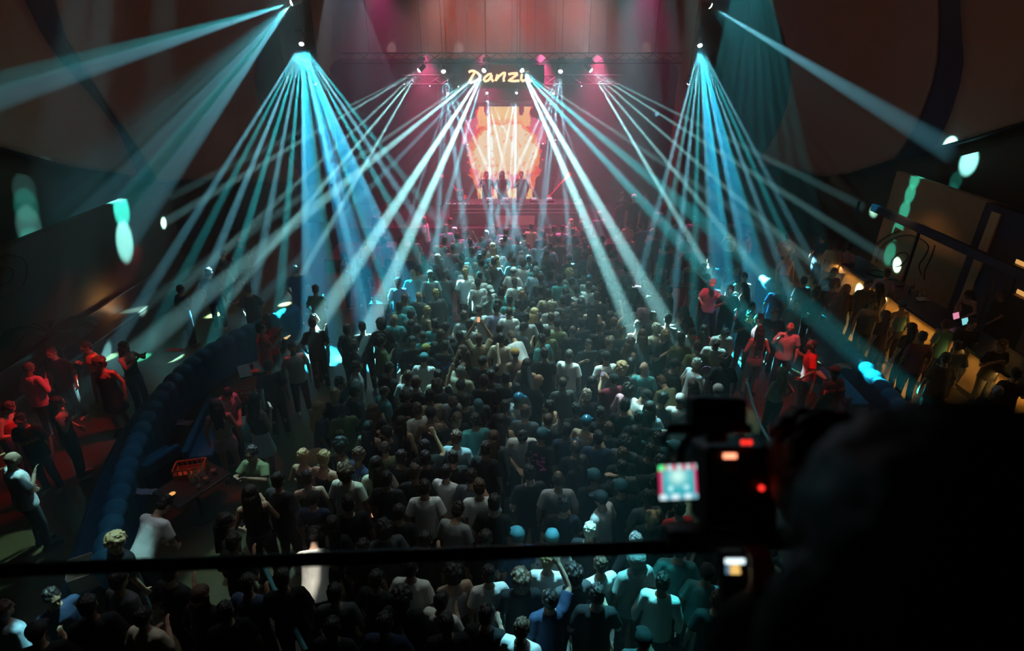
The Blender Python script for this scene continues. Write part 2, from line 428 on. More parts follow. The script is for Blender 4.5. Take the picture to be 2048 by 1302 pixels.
# ---- LED screen: a picture of a burning skull-like cloud, painted per vertex of a flat grid
sc = thing('led_screen', 'tall LED screen behind the DJs showing a huge orange and cream fireball', 'screen', (0, 24.3, SZ))
SY = 24.2
sw = (925, 1100); sh = (205, 412)
p00 = atY(sw[0], sh[1], SY); p11 = atY(sw[1], sh[0], SY)
def fb(x, y, s=1.0): return noise.noise(Vector((x * s, y * s, 3.1)))
def screen_col(u, v):
    """u, v in photo pixels around the screen"""
    x = (u - 1012) / 1.0; n1 = fb(u, v, .06) * 10 + fb(u, v, .17) * 5; n2 = fb(u + 90, v, .25)
    ax = abs(x + fb(u, v, .05) * 4)
    c = (.010, .003, .008)
    # half width of the shape at this height
    prof = [(205, 0), (213, 52), (232, 54), (240, 72), (265, 82), (300, 84), (340, 80), (352, 66), (370, 60), (395, 58), (400, 40), (410, 30)]
    hw = interp(prof, v) + n1 * .5
    if v < 213: return c
    if ax < hw:
        c = (.95, .03, .04)
        if 232 < v < 345 and ax > hw - 26: # ornament of small dots and curls
            k = math.sin(u * 1.25 + v * .35) * math.sin(v * 1.15 - u * .25)
            c = (1.0, .45, .62) if k > .45 else ((.85, .05, .16) if k > -.3 else (.25, .0, .04))
            if v > 285: c = (.95, .06, .04) if ax < hw - 12 + n1 else (.10, .02, .05)
        if ax < hw - 24 + n1 * .4 and v < 250: c = (1.0, .42, .14)
        if v > 345: c = (1, .16 + .2 * max(0, n2), .06)
    if v < 250 and ax < 52: c = (1.0, .55 + .2 * n2, .20) if ax < 50 + n1 * .1 else c
    if v < 236 and ax < 22: c = (1.0, .72, .28)
    if 213 <= v < 229 and 28 < abs(x) < 39 and (v < 224 or abs(abs(x) - 33) < 4): c = (.18, .01, .05)
    # the cloud
    d = math.hypot(x / 62, (v - 303) / 60) + n1 * .018 + n2 * .05
    if d < 1: 
        k = max(0, (v - 300) / 60)
        w = fb(u, v, .13) + .5 * fb(u, v, .31) 
        c = (1.0, .86 - .2 * k, .55 - .2 * k)
        if w > .46 - .34 * k: c = (1.0, .55 - .15 * k, .22)
        if w > .66 - .36 * k: c = (.9, .28, .10)
    elif d < 1.13 and v > 240: c = (1.0, .34, .10)
    if v > 345:
        k = fb(u, v * .35, .3) 
        if ax < 54: c = (1.0, .62, .30) if k > .05 else ((.9, .10, .13) if k > -.25 else (.3, .02, .06))
        if 14 < ax < 30 and v < 392: c = (.85, .06, .12) if k < .2 else c
        if v > 375 and ax < 56 and k > -.2: c = (1.0, .66, .24)
    return c
def build_screen():
    nu, nv = 175, 206
    vs = []; cols = []
    for j in range(nv + 1):
        for i in range(nu + 1):
            u = sw[0] + (sw[1] - sw[0]) * i / nu; v = sh[1] + (sh[0] - sh[1]) * j / nv
            vs.append((p00.x + (p11.x - p00.x) * i / nu, -.1, p00.z - SZ + (p11.z - p00.z) * j / nv)); cols.append(screen_col(u, v))
    fs = [(j * (nu + 1) + i, j * (nu + 1) + i + 1, (j + 1) * (nu + 1) + i + 1, (j + 1) * (nu + 1) + i) for j in range(nv) for i in range(nu)]
    me = bpy.data.meshes.new('display'); me.from_pydata(vs, [], fs)
    ca = me.color_attributes.new('picture', 'FLOAT_COLOR', 'POINT')
    flat = []
    for c in cols: flat += [c[0], c[1], c[2], 1]
    ca.data.foreach_set('color', flat)
    m = bpy.data.materials.new('screen_picture'); m.use_nodes = True; nt = m.node_tree; nt.nodes.clear()
    o = nt.nodes.new('ShaderNodeOutputMaterial'); e = nt.nodes.new('ShaderNodeEmission'); a = nt.nodes.new('ShaderNodeAttribute'); a.attribute_name = 'picture'
    nt.links.new(a.outputs['Color'], e.inputs[0]); e.inputs[1].default_value = 1.1; nt.links.new(e.outputs[0], o.inputs['Surface'])
    me.materials.append(m)
    ob = bpy.data.objects.new('display', me); COL.objects.link(ob); ob.parent = sc
    MB().box(((p00.x + p11.x) / 2, .02, (p00.z + p11.z) / 2 - SZ), (p11.x - p00.x + .1, .18, p11.z - p00.z + .1)).obj('cabinet', black, sc)
    for x in (p00.x + .1, p11.x - .1): MB().box((x, .1, (p11.z + SZ) / 2 - SZ), (.08, .08, p11.z - SZ)).obj('leg', blkmetal, sc)
build_screen()
# side ornaments: ring of pinpoint lights and red jagged strokes on dark panels flanking the screen
for sgn, side in ((-1, 'plant'), (1, 'bar')):
    o = thing('ornament_panel', 'dark scenic panel with curled silver dotted lines on the %s side of the screen' % side, 'stage scenery', ((1.95 * sgn), 24.35, SZ), 0, 'scenery flanking the screen')
    MB().box((sgn * .1, .05, 1.9), (.75, .06, 3.8)).obj('board', navy, o)
    mb = MB()
    for i in range(70):
        a = -1.1 + 2.2 * i / 69
        for rr in (0, .1, .22):
            if random.random() < .55: mb.ell((sgn * (-.35 + .5 * math.cos(a) - rr * .6) + random.uniform(-.02, .02), 0, 1.9 + 1.3 * math.sin(a) + random.uniform(-.03, .03)), (.012,) * 3, 5, 4)
    mb.obj('dotted_pattern', glow('silver_dots', (.6, .55, .85), .8), o)
    zz = thing('neon_bolt', 'jagged red neon stroke low on the %s side of the stage' % side, 'neon light', atY(1012 + sgn * (100 if sgn > 0 else 105), 385, 24.2), 0, 'red neon strokes')
    if sgn > 0: pts = [(1098, 393), (1112, 378), (1120, 368), (1130, 358), (1141, 346)]; rs = [.015, .02, .035, .05, .08]
    else: pts = [(925, 400), (915, 385), (908, 373), (905, 368)]; rs = [.04, .03, .02, .01]
    MB().tube([atY(u, v, 24.15) - zz.location for u, v in pts], rs, 6).obj('tube', glow('red_neon', (1, .01, .03), 1.3), zz)
    MB().box(atY(pts[1][0], pts[1][1], 24.2) - zz.location + Vector((0, .05, -.3)), (.04, .04, 1.2)).obj('stand', blkmetal, zz)
for (u, v, w, lab) in ((928, 394, .22, 'small glowing red block beside the plant-side end of the screen'), (1098, 393, .14, 'small glowing red block beside the bar-side end of the screen'), (884, 352, .12, 'small red lamp hanging high on the plant side of the stage')):
    p = atY(u, v, 24.2); o = thing('red_lamp', lab, 'lamp', p)
    MB().box((0, 0, 0), (w, .08, w * .8)).obj('lens', glow('red_neon2', (1, .02, .04), 1.0), o, bevel=.01); MB().box((0, .08, -.02), (w * 1.1, .08, w)).obj('housing', black, o)
    MB().tube([(0, .1, 0), (0, .1, -p.z + SZ)] if v > 380 else [(0, .1, 0), (0, .1, 3.5)], .012, 5).obj('pole', blkmetal, o)

# ---- lettering sign: hand-written word on the truss
sg_o = thing('script_sign', 'glowing hand-written Danz lettering sign hanging above the screen', 'sign', atY(1000, 153, 21.8))
def zp(x, y): return atY(900 + x / 6.512, 100 + y / 6.512, 21.8) - sg_o.location
LET = [[(243, 292), (265, 275), (310, 272), (360, 300), (392, 335), (385, 370), (340, 402), (280, 425), (240, 420)], [(318, 300), (285, 350), (250, 412)],
       [(545, 312), (500, 318), (455, 355), (440, 385), (458, 408), (500, 395), (550, 325)], [(540, 340), (540, 380), (568, 412)],
       [(620, 318), (607, 360), (592, 405)], [(600, 390), (640, 340), (690, 302), (716, 298), (712, 330), (698, 370), (703, 412)],
       [(758, 318), (800, 308), (870, 303), (882, 315), (820, 360), (762, 398), (830, 404), (905, 400)],
       [(940, 312), (928, 350), (928, 388), (950, 406), (990, 385), (1012, 345), (1020, 325)], [(1014, 350), (1022, 385), (1050, 402), (1070, 396)],
       [(965, 278), (966, 282)], [(1008, 278), (1009, 282)]]
for st_ in LET:
    pts = [zp(*q) for q in st_]
    sm = []
    for i in range(len(pts) - 1):
        for k in range(4): sm.append(pts[i].lerp(pts[i + 1], k / 4))
    sm.append(pts[-1])
    MB().tube(sm, .042, 8).obj('letter_stroke', glow('sign_cream', (1.0, .74, .40), 1.9), sg_o)
bk = MB().box((.1, .12, 0), (2.9, .03, .75)); bk.obj('backing_board', mat('dark_red_board', (.12, .01, .015), .5), sg_o)
for x in (-1.1, 1.2): MB().tube([(x, .12, .35), (x, .12, 10.5 - sg_o.location.z)], .008, 5).obj('hanger', blkmetal, sg_o)
spot(sg_o.location + Vector((0, -.5, 1.2)), sg_o.location + Vector((0, .1, 0)), 60, (1, .03, .06), 110, 1, .1)

# ---- truss bars
def truss(name, lab, a, b, w=.3):
    a, b = Vector(a), Vector(b); o = thing(name, lab, 'truss', a)
    d = (b - a); L = d.length; n = max(4, int(L / .45)); mb = MB()
    x = d.normalized(); up = Vector((0, 0, 1)); sd = x.cross(up).normalized()
    cs = [up * w / 2 + sd * w / 2, up * w / 2 - sd * w / 2, -up * w / 2 - sd * w / 2, -up * w / 2 + sd * w / 2]
    for c in cs: mb.tube([c, d + c], .022, 6)
    mb.obj('chord', blkmetal, o)
    mb = MB()
    for i in range(n):
        p, q = d * (i / n), d * ((i + 1) / n)
        for k in range(4): mb.tube([p + cs[k], q + cs[(k + 1) % 4]], .011, 4)
    mb.obj('lattice', blkmetal, o)
    mb = MB()
    for f_ in (.08, .5, .92): mb.tube([d * f_ + up * w / 2, d * f_ + up * (10.5 - a.z)], .008, 4)
    mb.obj('hanging_cable', blkmetal, o)
    return o
zt = atY(900, 136, TR).z + .30
truss('lighting_truss', 'front lighting truss carrying the bright row of moving heads over the booth', (-5.6, TR, zt), (5.6, TR, zt))
truss('lighting_truss', 'rear lighting truss with small heads just above the screen', (-4.0, TR + 1.9, atY(974, 180, TR + 1.9).z + .35), (4.0, TR + 1.9, atY(974, 180, TR + 1.9).z + .35))
q1 = atY(603, 80, 19.5); q2 = atY(583, 0, 18.0)
truss('lighting_truss', 'short side truss on the plant side holding two bright beam heads', (q1.x - .05, 19.9, max(q1.z, q2.z) + .4), (q2.x - .05, 17.4, max(q1.z, q2.z) + .4))
q1 = atY(1400, 83, 19.5); q2 = atY(1421, 4, 18.0)
truss('lighting_truss', 'short side truss on the bar side holding two bright beam heads', (q1.x + .05, 19.9, max(q1.z, q2.z) + .4), (q2.x + .05, 17.4, max(q1.z, q2.z) + .4))
# ---- moving heads
FL = ['bright moving head at the plant-side end of the front truss', 'bright moving head at the bar-side end of the front truss',
      'bright moving head beside the D of the lettering sign', 'bright moving head over the end of the lettering sign',
      'moving head with thin beams between the two brightest on the plant side', 'moving head with thin beams between the two brightest on the bar side',
      'small moving head of the rear truss on its plant-side end', 'small moving head of the rear truss on its bar-side end',
      'small moving head over the plant-side top corner of the fireball', 'small moving head over the bar-side top corner of the fireball',
      'lower moving head of the plant-side truss spraying a wide teal fan', 'lower moving head of the bar-side truss spraying a wide teal fan',
      'upper moving head of the plant-side truss throwing soft beams to the wall', 'upper moving head of the bar-side truss throwing one broad beam',
      'high moving head with a faint teal fan above the bar side', 'high moving head with a faint grey fan above the plant side',
      'high wash head above the plant-side third of the stage', 'high wash head above the plant side of the sign', 'high wash head above the bar side of the sign', 'high wash head above the bar-side third of the stage',
      'tiny white spot lamp below the wide fan on the plant side', 'tiny white spot lamp below the wide fan on the bar side']
def moving_head(p, aim, lab, k=1.0):
    t = thing('moving_head_light', lab, 'stage light', p + Vector((0, 0, 0)), 0, 'moving heads')
    side = aim.cross(Vector((0, 0, 1))).normalized() * .13 * k
    back = -aim * .16 * k
    MB().lathe(back * 1.9, [(.05 * k, 0), (.085 * k, .05 * k), (.09 * k, .24 * k), (.075 * k, .30 * k)], 18, aim).obj('head', black, t, smooth=False)
    MB().lathe(aim * .0, [(.078 * k, -.005), (.076 * k, .012), (.03 * k, .03)], 18, aim).obj('lens', glow('lamp_lens', (.75, 1, 1), 22), t)
    top = back + Vector((0, 0, .24 * k))
    mb = MB(); mb.tube([back + side, top + side, top - side, back - side], .02 * k, 6); mb.obj('yoke', blkmetal, t)
    MB().box(top + Vector((0, 0, .06 * k)), (.24 * k, .2 * k, .10 * k)).obj('base', black, t, bevel=.01)
    if p.z < 10: MB().tube([top + Vector((0, 0, .1 * k)), Vector((top.x, top.y, 10.5 - t.location.z))], .012, 6).obj('drop_pipe', blkmetal, t)
    return t
for i, (p, m) in enumerate(FIX):
    moving_head(p, m, FL[i] if i < len(FL) else 'stage head', .9 if i < 6 or 10 <= i < 14 else .55)
# pinpoint lamps on the truss
for (u, v, y) in ((860, 172, 22), (917, 173, 22), (973, 173, 22), (1053, 172, 22), (1163, 172, 22), (909, 280, 24), (935, 289, 24), (1111, 280, 24), (1086, 287, 24)):
    o = thing('pinpoint_lamp', 'tiny white pinpoint lamp on the rigging around the screen', 'lamp', atY(u, v, y), 0, 'pinpoint lamps around the screen')
    MB().ell((0, -.03, 0), (.022,) * 3, 8, 6).obj('bulb', glow('pin_lamp', (.8, .9, 1), 5), o)
    MB().lathe((0, 0, 0), [(.03, 0), (.03, .06)], 8, Vector((0, 1, 0))).obj('socket', black, o)
    MB().tube([(0, .05, 0), (0, .05, 10.5 - o.location.z)], .004, 4).obj('cord', black, o)
# PA columns flanking the proscenium: dark boxes hanging
# ---------------------------------------------------------------- people
def cap_prims(mb, a, b, ra, rb, n=12):
    a, b = Vector(a), Vector(b); d = (b - a); L = d.length
    if L < 1e-5: return
    q = d.normalized(); prof = []
    for i in range(5):
        t = math.pi / 2 * i / 4; prof.append((max(.0008, ra * math.sin(t)), -ra * math.cos(t)))
    for i in range(5):
        t = math.pi / 2 * i / 4; prof.append((max(.0008, rb * math.cos(t)), L + rb * math.sin(t)))
    mb.lathe(a, prof, n, q)
def rings(mb, rs, T=None, n=20):
    """loft of ellipses (z, rx, ry, y offset)"""
    vs = []
    for (z, rx, ry, yo) in rs:
        for i in range(n):
            t = 2 * math.pi * i / n
            p = Vector((rx * math.cos(t), yo + ry * math.sin(t), z)); vs.append(T @ p if T else p)
    fs = [(j * n + i, j * n + (i + 1) % n, (j + 1) * n + (i + 1) % n, (j + 1) * n + i) for j in range(len(rs) - 1) for i in range(n)]
    fs.append(tuple(reversed(range(n)))); fs.append(tuple((len(rs) - 1) * n + i for i in range(n)))
    mb.add(vs, fs)
def fuse(mb, name, vox, ratio, smooth=4, fold=0, shade=True):
    """one continuous surface out of overlapping volumes"""
    me = mb.mesh(name + '_raw'); o = bpy.data.objects.new(name + '_raw', me); COL.objects.link(o)
    r = o.modifiers.new('r', 'REMESH'); r.mode = 'VOXEL'; r.voxel_size = vox
    s = o.modifiers.new('s', 'SMOOTH'); s.iterations = smooth; s.factor = .5
    d = o.modifiers.new('d', 'DECIMATE'); d.ratio = ratio
    dg = bpy.context.evaluated_depsgraph_get(); dg.update()
    out = bpy.data.meshes.new_from_object(o.evaluated_get(dg)); out.name = name
    bpy.data.objects.remove(o); bpy.data.meshes.remove(me)
    if fold:
        for v in out.vertices:
            p = v.co; k = noise.noise(Vector((p.x * 16, p.y * 16, p.z * 5))) + .6 * noise.noise(Vector((p.x * 34, p.y * 34, p.z * 9)))
            v.co = p + v.normal * (k * fold)
    if shade: out.shade_smooth()
    return out
SHO = ((.185, 0, 1.415), (-.185, 0, 1.415))
# pose: (left elbow, left wrist), (right elbow, right wrist), bend of the trunk, head pitch, legs.  x > 0 is the person's right
POSES = {
 'n': (((-.255, -.03, 1.15), (-.26, .05, .91)), ((.255, -.03, 1.15), (.26, .05, .91)), 3, 6, 's'),
 'f': (((-.27, -.03, 1.16), (-.23, .14, .97)), ((.26, .02, 1.16), (.12, .17, 1.33)), 3, 8, 's'),
 'p': (((-.24, .16, 1.28), (-.09, .34, 1.45)), ((.24, .16, 1.28), (.09, .34, 1.47)), 2, 0, 's'),
 'r': (((-.25, -.02, 1.15), (-.16, .18, 1.05)), ((.30, .14, 1.56), (.22, .26, 1.80)), 2, -6, 's'),
 'q': (((-.30, .14, 1.56), (-.22, .26, 1.80)), ((.25, -.02, 1.15), (.16, .18, 1.05)), 2, -6, 's'),
 'u': (((-.29, .10, 1.62), (-.12, .22, 1.84)), ((.29, .10, 1.62), (.12, .22, 1.86)), 0, -8, 's'),
 'o': (((-.45, .06, 1.43), (-.68, .12, 1.52)), ((.25, -.02, 1.15), (.15, .2, 1.1)), 4, 5, 's'),
 'O': (((-.25, -.02, 1.15), (-.15, .2, 1.1)), ((.45, .06, 1.40), (.68, .16, 1.42)), 4, 5, 's'),
 'h': (((-.33, -.06, 1.17), (-.17, .05, 1.0)), ((.33, -.06, 1.17), (.17, .05, 1.0)), 0, 4, 's'),
 'd': (((-.24, .02, 1.14), (-.08, .24, 1.08)), ((.24, .02, 1.14), (.08, .25, 1.10)), 10, 38, 's'),
 'b': (((-.24, .16, 1.2), (-.16, .36, 1.12)), ((.24, .16, 1.2), (.16, .36, 1.12)), 42, 20, 's'),
 't': (((-.25, -.02, 1.15), (-.24, .14, .96)), ((.27, .06, 1.2), (.16, .18, 1.44)), 3, 4, 's'),
 'w': (((-.25, -.06, 1.15), (-.24, .12, .96)), ((.25, .06, 1.15), (.24, .26, 1.04)), 5, 6, 'w'),
 'g': (((-.26, .10, 1.22), (-.20, .34, 1.20)), ((.26, .10, 1.22), (.20, .34, 1.24)), 4, 8, 'a'),
 'k': (((-.27, .10, 1.40), (-.30, .30, 1.56)), ((.255, -.03, 1.15), (.2, .16, 1.0)), 2, -4, 's'),
 'z': (((-.24, .10, 1.18), (-.14, .30, 1.12)), ((.24, .10, 1.18), (.14, .30, 1.12)), 24, 12, 's'),
}
HEADC = Vector((0, .015, 1.64))
def trans(pose):
    bend = POSES[pose][2]; hp = Vector((0, 0, .95))
    return Matrix.Translation(hp) @ Matrix.Rotation(-R(bend), 4, 'X') @ Matrix.Translation(-hp)
def headM(pose):
    pit = POSES[pose][3]; nk = Vector((0, -.01, 1.52))
    return trans(pose) @ Matrix.Translation(nk) @ Matrix.Rotation(-R(pit), 4, 'X') @ Matrix.Translation(-nk) @ Matrix.Translation(HEADC)
def legs(kind):
    """hip, knee, ankle, toe for both sides"""
    out = []
    for s in (-1, 1):
        if kind == 'w': k = ((s * .09, 0, .90), (s * .10, .10 * s + .05, .48), (s * .10, .20 * s - .02, .08))
        elif kind == 'a': k = ((s * .09, 0, .90), (s * .17, .05, .48), (s * .22, -.01, .08))
        else: k = ((s * .09, 0, .90), (s * .105, .025, .49), (s * .12, -.02, .08))
        out.append([Vector(p) for p in k])
    return out
def hand(mb, e, w, side):
    d = (w - e).normalized()
    n = Vector((-side, 0, 0)) if abs(d.z) > .7 and d.z < 0 else Vector((0, 1, 0)) if d.z > .4 else Vector((0, 0, -1))
    n = (n - d * n.dot(d)).normalized(); sd = d.cross(n).normalized()
    if sd.dot(Vector((-side, .3, .2))) < 0: sd = -sd
    rot = Matrix((sd, n, d)).transposed()
    mb.ell(w + d * .05, (.041, .019, .055), 12, 8, rot)
    for i, L in enumerate((.072, .080, .075, .058)):
        b = w + d * .088 + sd * (.030 - .020 * i); m = b + d * (L * .5) + n * .006; t = m + d * (L * .36) + n * .022
        cap_prims(mb, b, m, .0095, .009, 8); cap_prims(mb, m, t, .009, .0075, 8)
    b = w + d * .03 + sd * .032; m = b + d * .035 + sd * .026 + n * .01; t = m + d * .028 + sd * .004 + n * .012
    cap_prims(mb, b, m, .012, .0105, 8); cap_prims(mb, m, t, .0105, .009, 8)
_mesh = {}
def body_mesh(pose, fem=False):
    k = ('body', pose, fem)
    if k in _mesh: return _mesh[k]
    T = trans(pose); H = headM(pose); mb = MB(); f = .93 if fem else 1
    rings(mb, [(.84, .15, .10, 0), (.92, .168, .115, 0), (1.02, .15 * f, .105, 0), (1.12, .135 * f, .10, .005), (1.24, .155 * f, .11, .01), (1.34, .17 * f, .112, .005), (1.41, .155 * f, .09, -.005), (1.455, .09, .07, -.01), (1.49, .06, .058, -.01)], T)
    nt_ = T @ Vector((0, -.012, 1.45)); hd = H @ Vector((0, -.02, -.05))
    cap_prims(mb, nt_, hd, .058, .052)
    Hr = H.to_3x3()
    mb.ell(H @ Vector((0, -.005, .02)), (.075, .094, .098), 16, 12, Hr)
    mb.ell(H @ Vector((0, .022, -.045)), (.054, .062, .064), 14, 10, Hr)
    mb.ell(H @ Vector((0, .066, -.088)), (.024, .018, .018), 10, 6, Hr)
    cap_prims(mb, H @ Vector((0, .088, .012)), H @ Vector((0, .104, -.022)), .010, .0145, 8)
    mb.ell(H @ Vector((0, .083, -.058)), (.026, .010, .009), 10, 6, Hr)
    mb.ell(H @ Vector((0, .082, .034)), (.055, .012, .010), 10, 6, Hr)
    for s in (-1, 1): mb.ell(H @ Vector((s * .078, -.005, -.005)), (.011, .020, .033), 10, 6, Hr)
    for (side, (e, w)) in ((-1, POSES[pose][0]), (1, POSES[pose][1])):
        s0 = T @ Vector((side * .165 * f, 0, 1.405)); e = T @ Vector(e); w = T @ Vector(w)
        cap_prims(mb, T @ Vector((side * .09, 0, 1.41)), s0, .055, .056)
        cap_prims(mb, s0, e, .054 * f, .041 * f); cap_prims(mb, e, w, .041 * f, .027)
        hand(mb, e, w, side)
    for (h_, k_, a_) in legs(POSES[pose][4]):
        cap_prims(mb, h_, k_, .088, .056); cap_prims(mb, k_, a_, .056, .038); cap_prims(mb, a_ - Vector((0, .03, .04)), a_ + Vector((0, .14, -.045)), .035, .028)
        mb.ell(k_.lerp(a_, .28) + Vector((0, -.018, 0)), (.05, .055, .11), 12, 8)
    _mesh[k] = fuse(mb, 'person_body', .0092, .16, 3)
    return _mesh[k]
def shirt_mesh(pose, kind, fem=False):
    k = ('shirt', pose, kind, fem)
    if k in _mesh: return _mesh[k]
    T = trans(pose); mb = MB(); f = .94 if fem else 1
    if kind == 'k' :
        rings(mb, [(.88 if not fem else 1.0, .165, .125, 0), (1.0, .160, .12, 0), (1.1, .152 * f, .118, .005), (1.24, .170 * f, .125, .01), (1.33, .168 * f, .122, .005), (1.37, .14, .10, 0)], T)
        for s in (-1, 1): cap_prims(mb, T @ Vector((s * .085, .075, 1.36)), T @ Vector((s * .08, -.01, 1.455)), .02, .02); cap_prims(mb, T @ Vector((s * .08, -.01, 1.455)), T @ Vector((s * .085, -.085, 1.34)), .02, .02)
    else:
        rings(mb, [(.83, .195, .145, 0), (.92, .190, .14, 0), (1.02, .178 * f, .132, 0), (1.12, .17 * f, .128, .005), (1.24, .18 * f, .130, .01), (1.34, .188 * f, .128, .005), (1.41, .172 * f, .106, -.005), (1.455, .105, .085, -.01), (1.475, .078, .074, -.01)], T)
        for (side, (e, w)) in ((-1, POSES[pose][0]), (1, POSES[pose][1])):
            s0 = T @ Vector((side * .165 * f, 0, 1.405)); e = T @ Vector(e); w = T @ Vector(w)
            cap_prims(mb, T @ Vector((side * .09, 0, 1.41)), s0, .068, .070)
            if kind == 't':
                q = s0.lerp(e, .78); mb.tube([s0, s0.lerp(q, .5), q], [.068, .070, .070], 14)
            else:
                cap_prims(mb, s0, e, .067, .054); mb.tube([e, e.lerp(w, .5), e.lerp(w, .97)], [.054, .048, .040], 14)
                cap_prims(mb, e, e.lerp(w, .4), .054, .05)
    _mesh[k] = fuse(mb, 'shirt', .0125, .26, 3, fold=.006)
    return _mesh[k]
def lower_mesh(pose, kind):
    """t trousers, s shorts, k skirt, d dress skirt"""
    lk = POSES[pose][4]; k = ('low', lk, kind)
    if k in _mesh: return _mesh[k]
    mb = MB()
    if kind in 'ts':
        rings(mb, [(.80, .175, .125, 0), (.88, .180, .130, 0), (.96, .172, .124, 0), (1.01, .16, .118, 0)])
        for (h_, k_, a_) in legs(lk):
            cap_prims(mb, h_, h_.lerp(k_, .3), .100, .095)
            if kind == 't': mb.tube([h_, h_.lerp(k_, .5), k_, k_.lerp(a_, .5), a_ + Vector((0, 0, .0))], [.10, .088, .074, .064, .060], 14)
            else: q = h_.lerp(k_, .45); mb.tube([h_, q], [.105, .098], 14)
    else:
        z0 = .58
        rings(mb, [(z0, .23, .19, 0), (.7, .215, .17, 0), (.82, .19, .14, 0), (.93, .180, .130, 0), (1.03, .158, .115, 0)])
    _mesh[k] = fuse(mb, {'t': 'trousers', 's': 'shorts', 'k': 'skirt', 'd': 'skirt'}[kind], .013, .25, 3, fold=.005)
    return _mesh[k]
def shoe_mesh(kind, side):
    k = ('shoe', kind, side)
    if k in _mesh: return _mesh[k]
    a_ = legs(kind)[0 if side < 0 else 1][2]; mb = MB()
    cap_prims(mb, a_ + Vector((0, -.035, -.03)), a_ + Vector((0, .02, -.035)), .044, .043)
    cap_prims(mb, a_ + Vector((0, .02, -.04)), a_ + Vector((0, .16, -.05)), .042, .031)
    mb.box(a_ + Vector((0, .06, -.072)), (.085, .27, .016))
    _mesh[k] = fuse(mb, 'shoe', .009, .3, 2)
    return _mesh[k]
def hair_mesh(kind):
    k = ('hair', kind)
    if k in _mesh: return _mesh[k]
    mb = MB(); rnd = random.Random(hash(kind) % 1000 if False else sum(map(ord, kind)))
    if kind in 's':
        mb.ell((0, -.020, .038), (.085, .097, .092), 20, 14); mb.ell((0, -.045, -.01), (.078, .065, .075), 16, 10)
        for i in range(26):
            a = rnd.uniform(0, 6.28); e = rnd.uniform(.2, 1.3); mb.ell((.075 * math.cos(a) * math.cos(e), -.02 + .085 * math.sin(a) * math.cos(e), .045 + .085 * math.sin(e)), (.022, .026, .018), 8, 6)
    elif kind == 'b':
        mb.ell((0, -.018, .030), (.0795, .093, .088), 20, 14); mb.ell((0, -.035, -.008), (.072, .068, .062), 16, 10)
    elif kind in ('l', 'L'):
        mb.ell((0, -.020, .036), (.092, .102, .092), 20, 14); mb.ell((0, -.055, -.06), (.10, .06, .14), 16, 12)
        cap_prims(mb, (0, -.075, -.08), (0, -.10, -.36), .085, .05); 
        for s in (-1, 1): cap_prims(mb, (s * .075, -.03, .0), (s * .10, -.05, -.28), .035, .028); cap_prims(mb, (s * .04, -.09, -.05), (s * .05, -.12, -.40), .045, .03)
    elif kind in ('c', 'C'):
        mb.ell((0, -.03, .035), (.105, .11, .10), 18, 12); mb.ell((0, -.065, -.05), (.105, .06, .09), 14, 10)
        for i in range(90):
            a = rnd.uniform(0, 6.28); e = rnd.uniform(-.5, 1.5); x = .105 * math.cos(a) * math.cos(e); y = -.035 + .11 * math.sin(a) * math.cos(e); z = .03 + .10 * math.sin(e)
            if y > .04 and z < .05: continue
            mb.ell((x, y, z), (.024,) * 3, 8, 6)
    elif kind == 'B':
        mb.ell((0, -.020, .036), (.086, .099, .090), 20, 14); mb.ell((0, -.045, -.02), (.078, .062, .07), 16, 10); mb.ell((0, -.085, .10), (.045, .045, .042), 12, 10)
    elif kind == 'P':
        mb.ell((0, -.020, .036), (.085, .098, .088), 20, 14); mb.ell((0, -.045, -.01), (.075, .06, .065), 16, 10); cap_prims(mb, (0, -.115, .06), (0, -.17, -.20), .035, .03)
    elif kind == 'D':
        mb.ell((0, -.020, .036), (.088, .100, .090), 20, 14); mb.ell((0, -.045, -.02), (.08, .062, .07), 16, 10)
        for s in (-1, 1): mb.ell((s * .065, -.02, .135), (.036, .036, .036), 12, 10)
    elif kind == 'h':
        mb.ell((0, -.03, .02), (.110, .118, .125), 20, 14); mb.ell((0, -.08, -.12), (.12, .075, .09), 16, 10)
    m = fuse(mb, 'hair', .0070, .45, 1, fold=.004)
    for v in m.vertices:
        c_ = v.co; v.co = c_ + v.normal * (.0075 * noise.noise(Vector((c_.x * 62, c_.y * 62, c_.z * (25 if kind in 'lLP' else 62)))) + .004 * noise.noise(c_ * 140))
    if kind == 'h':
        pass
    _mesh[k] = m; return m
def cap_mesh():
    k = ('cap',)
    if k in _mesh: return _mesh[k]
    mb = MB(); mb.ell((0, -.012, .045), (.090, .103, .085), 22, 14); mb.lathe((0, -.010, .012), [(.092, 0), (.094, .02), (.090, .05)], 22)
    rot = Matrix.Rotation(R(-14), 3, 'X'); mb.ell((0, .105, .038), (.072, .075, .010), 20, 8, rot); mb.ell((0, -.012, .130), (.010,) * 3, 8, 6)
    _mesh[k] = fuse(mb, 'cap', .006, .3, 2); return _mesh[k]
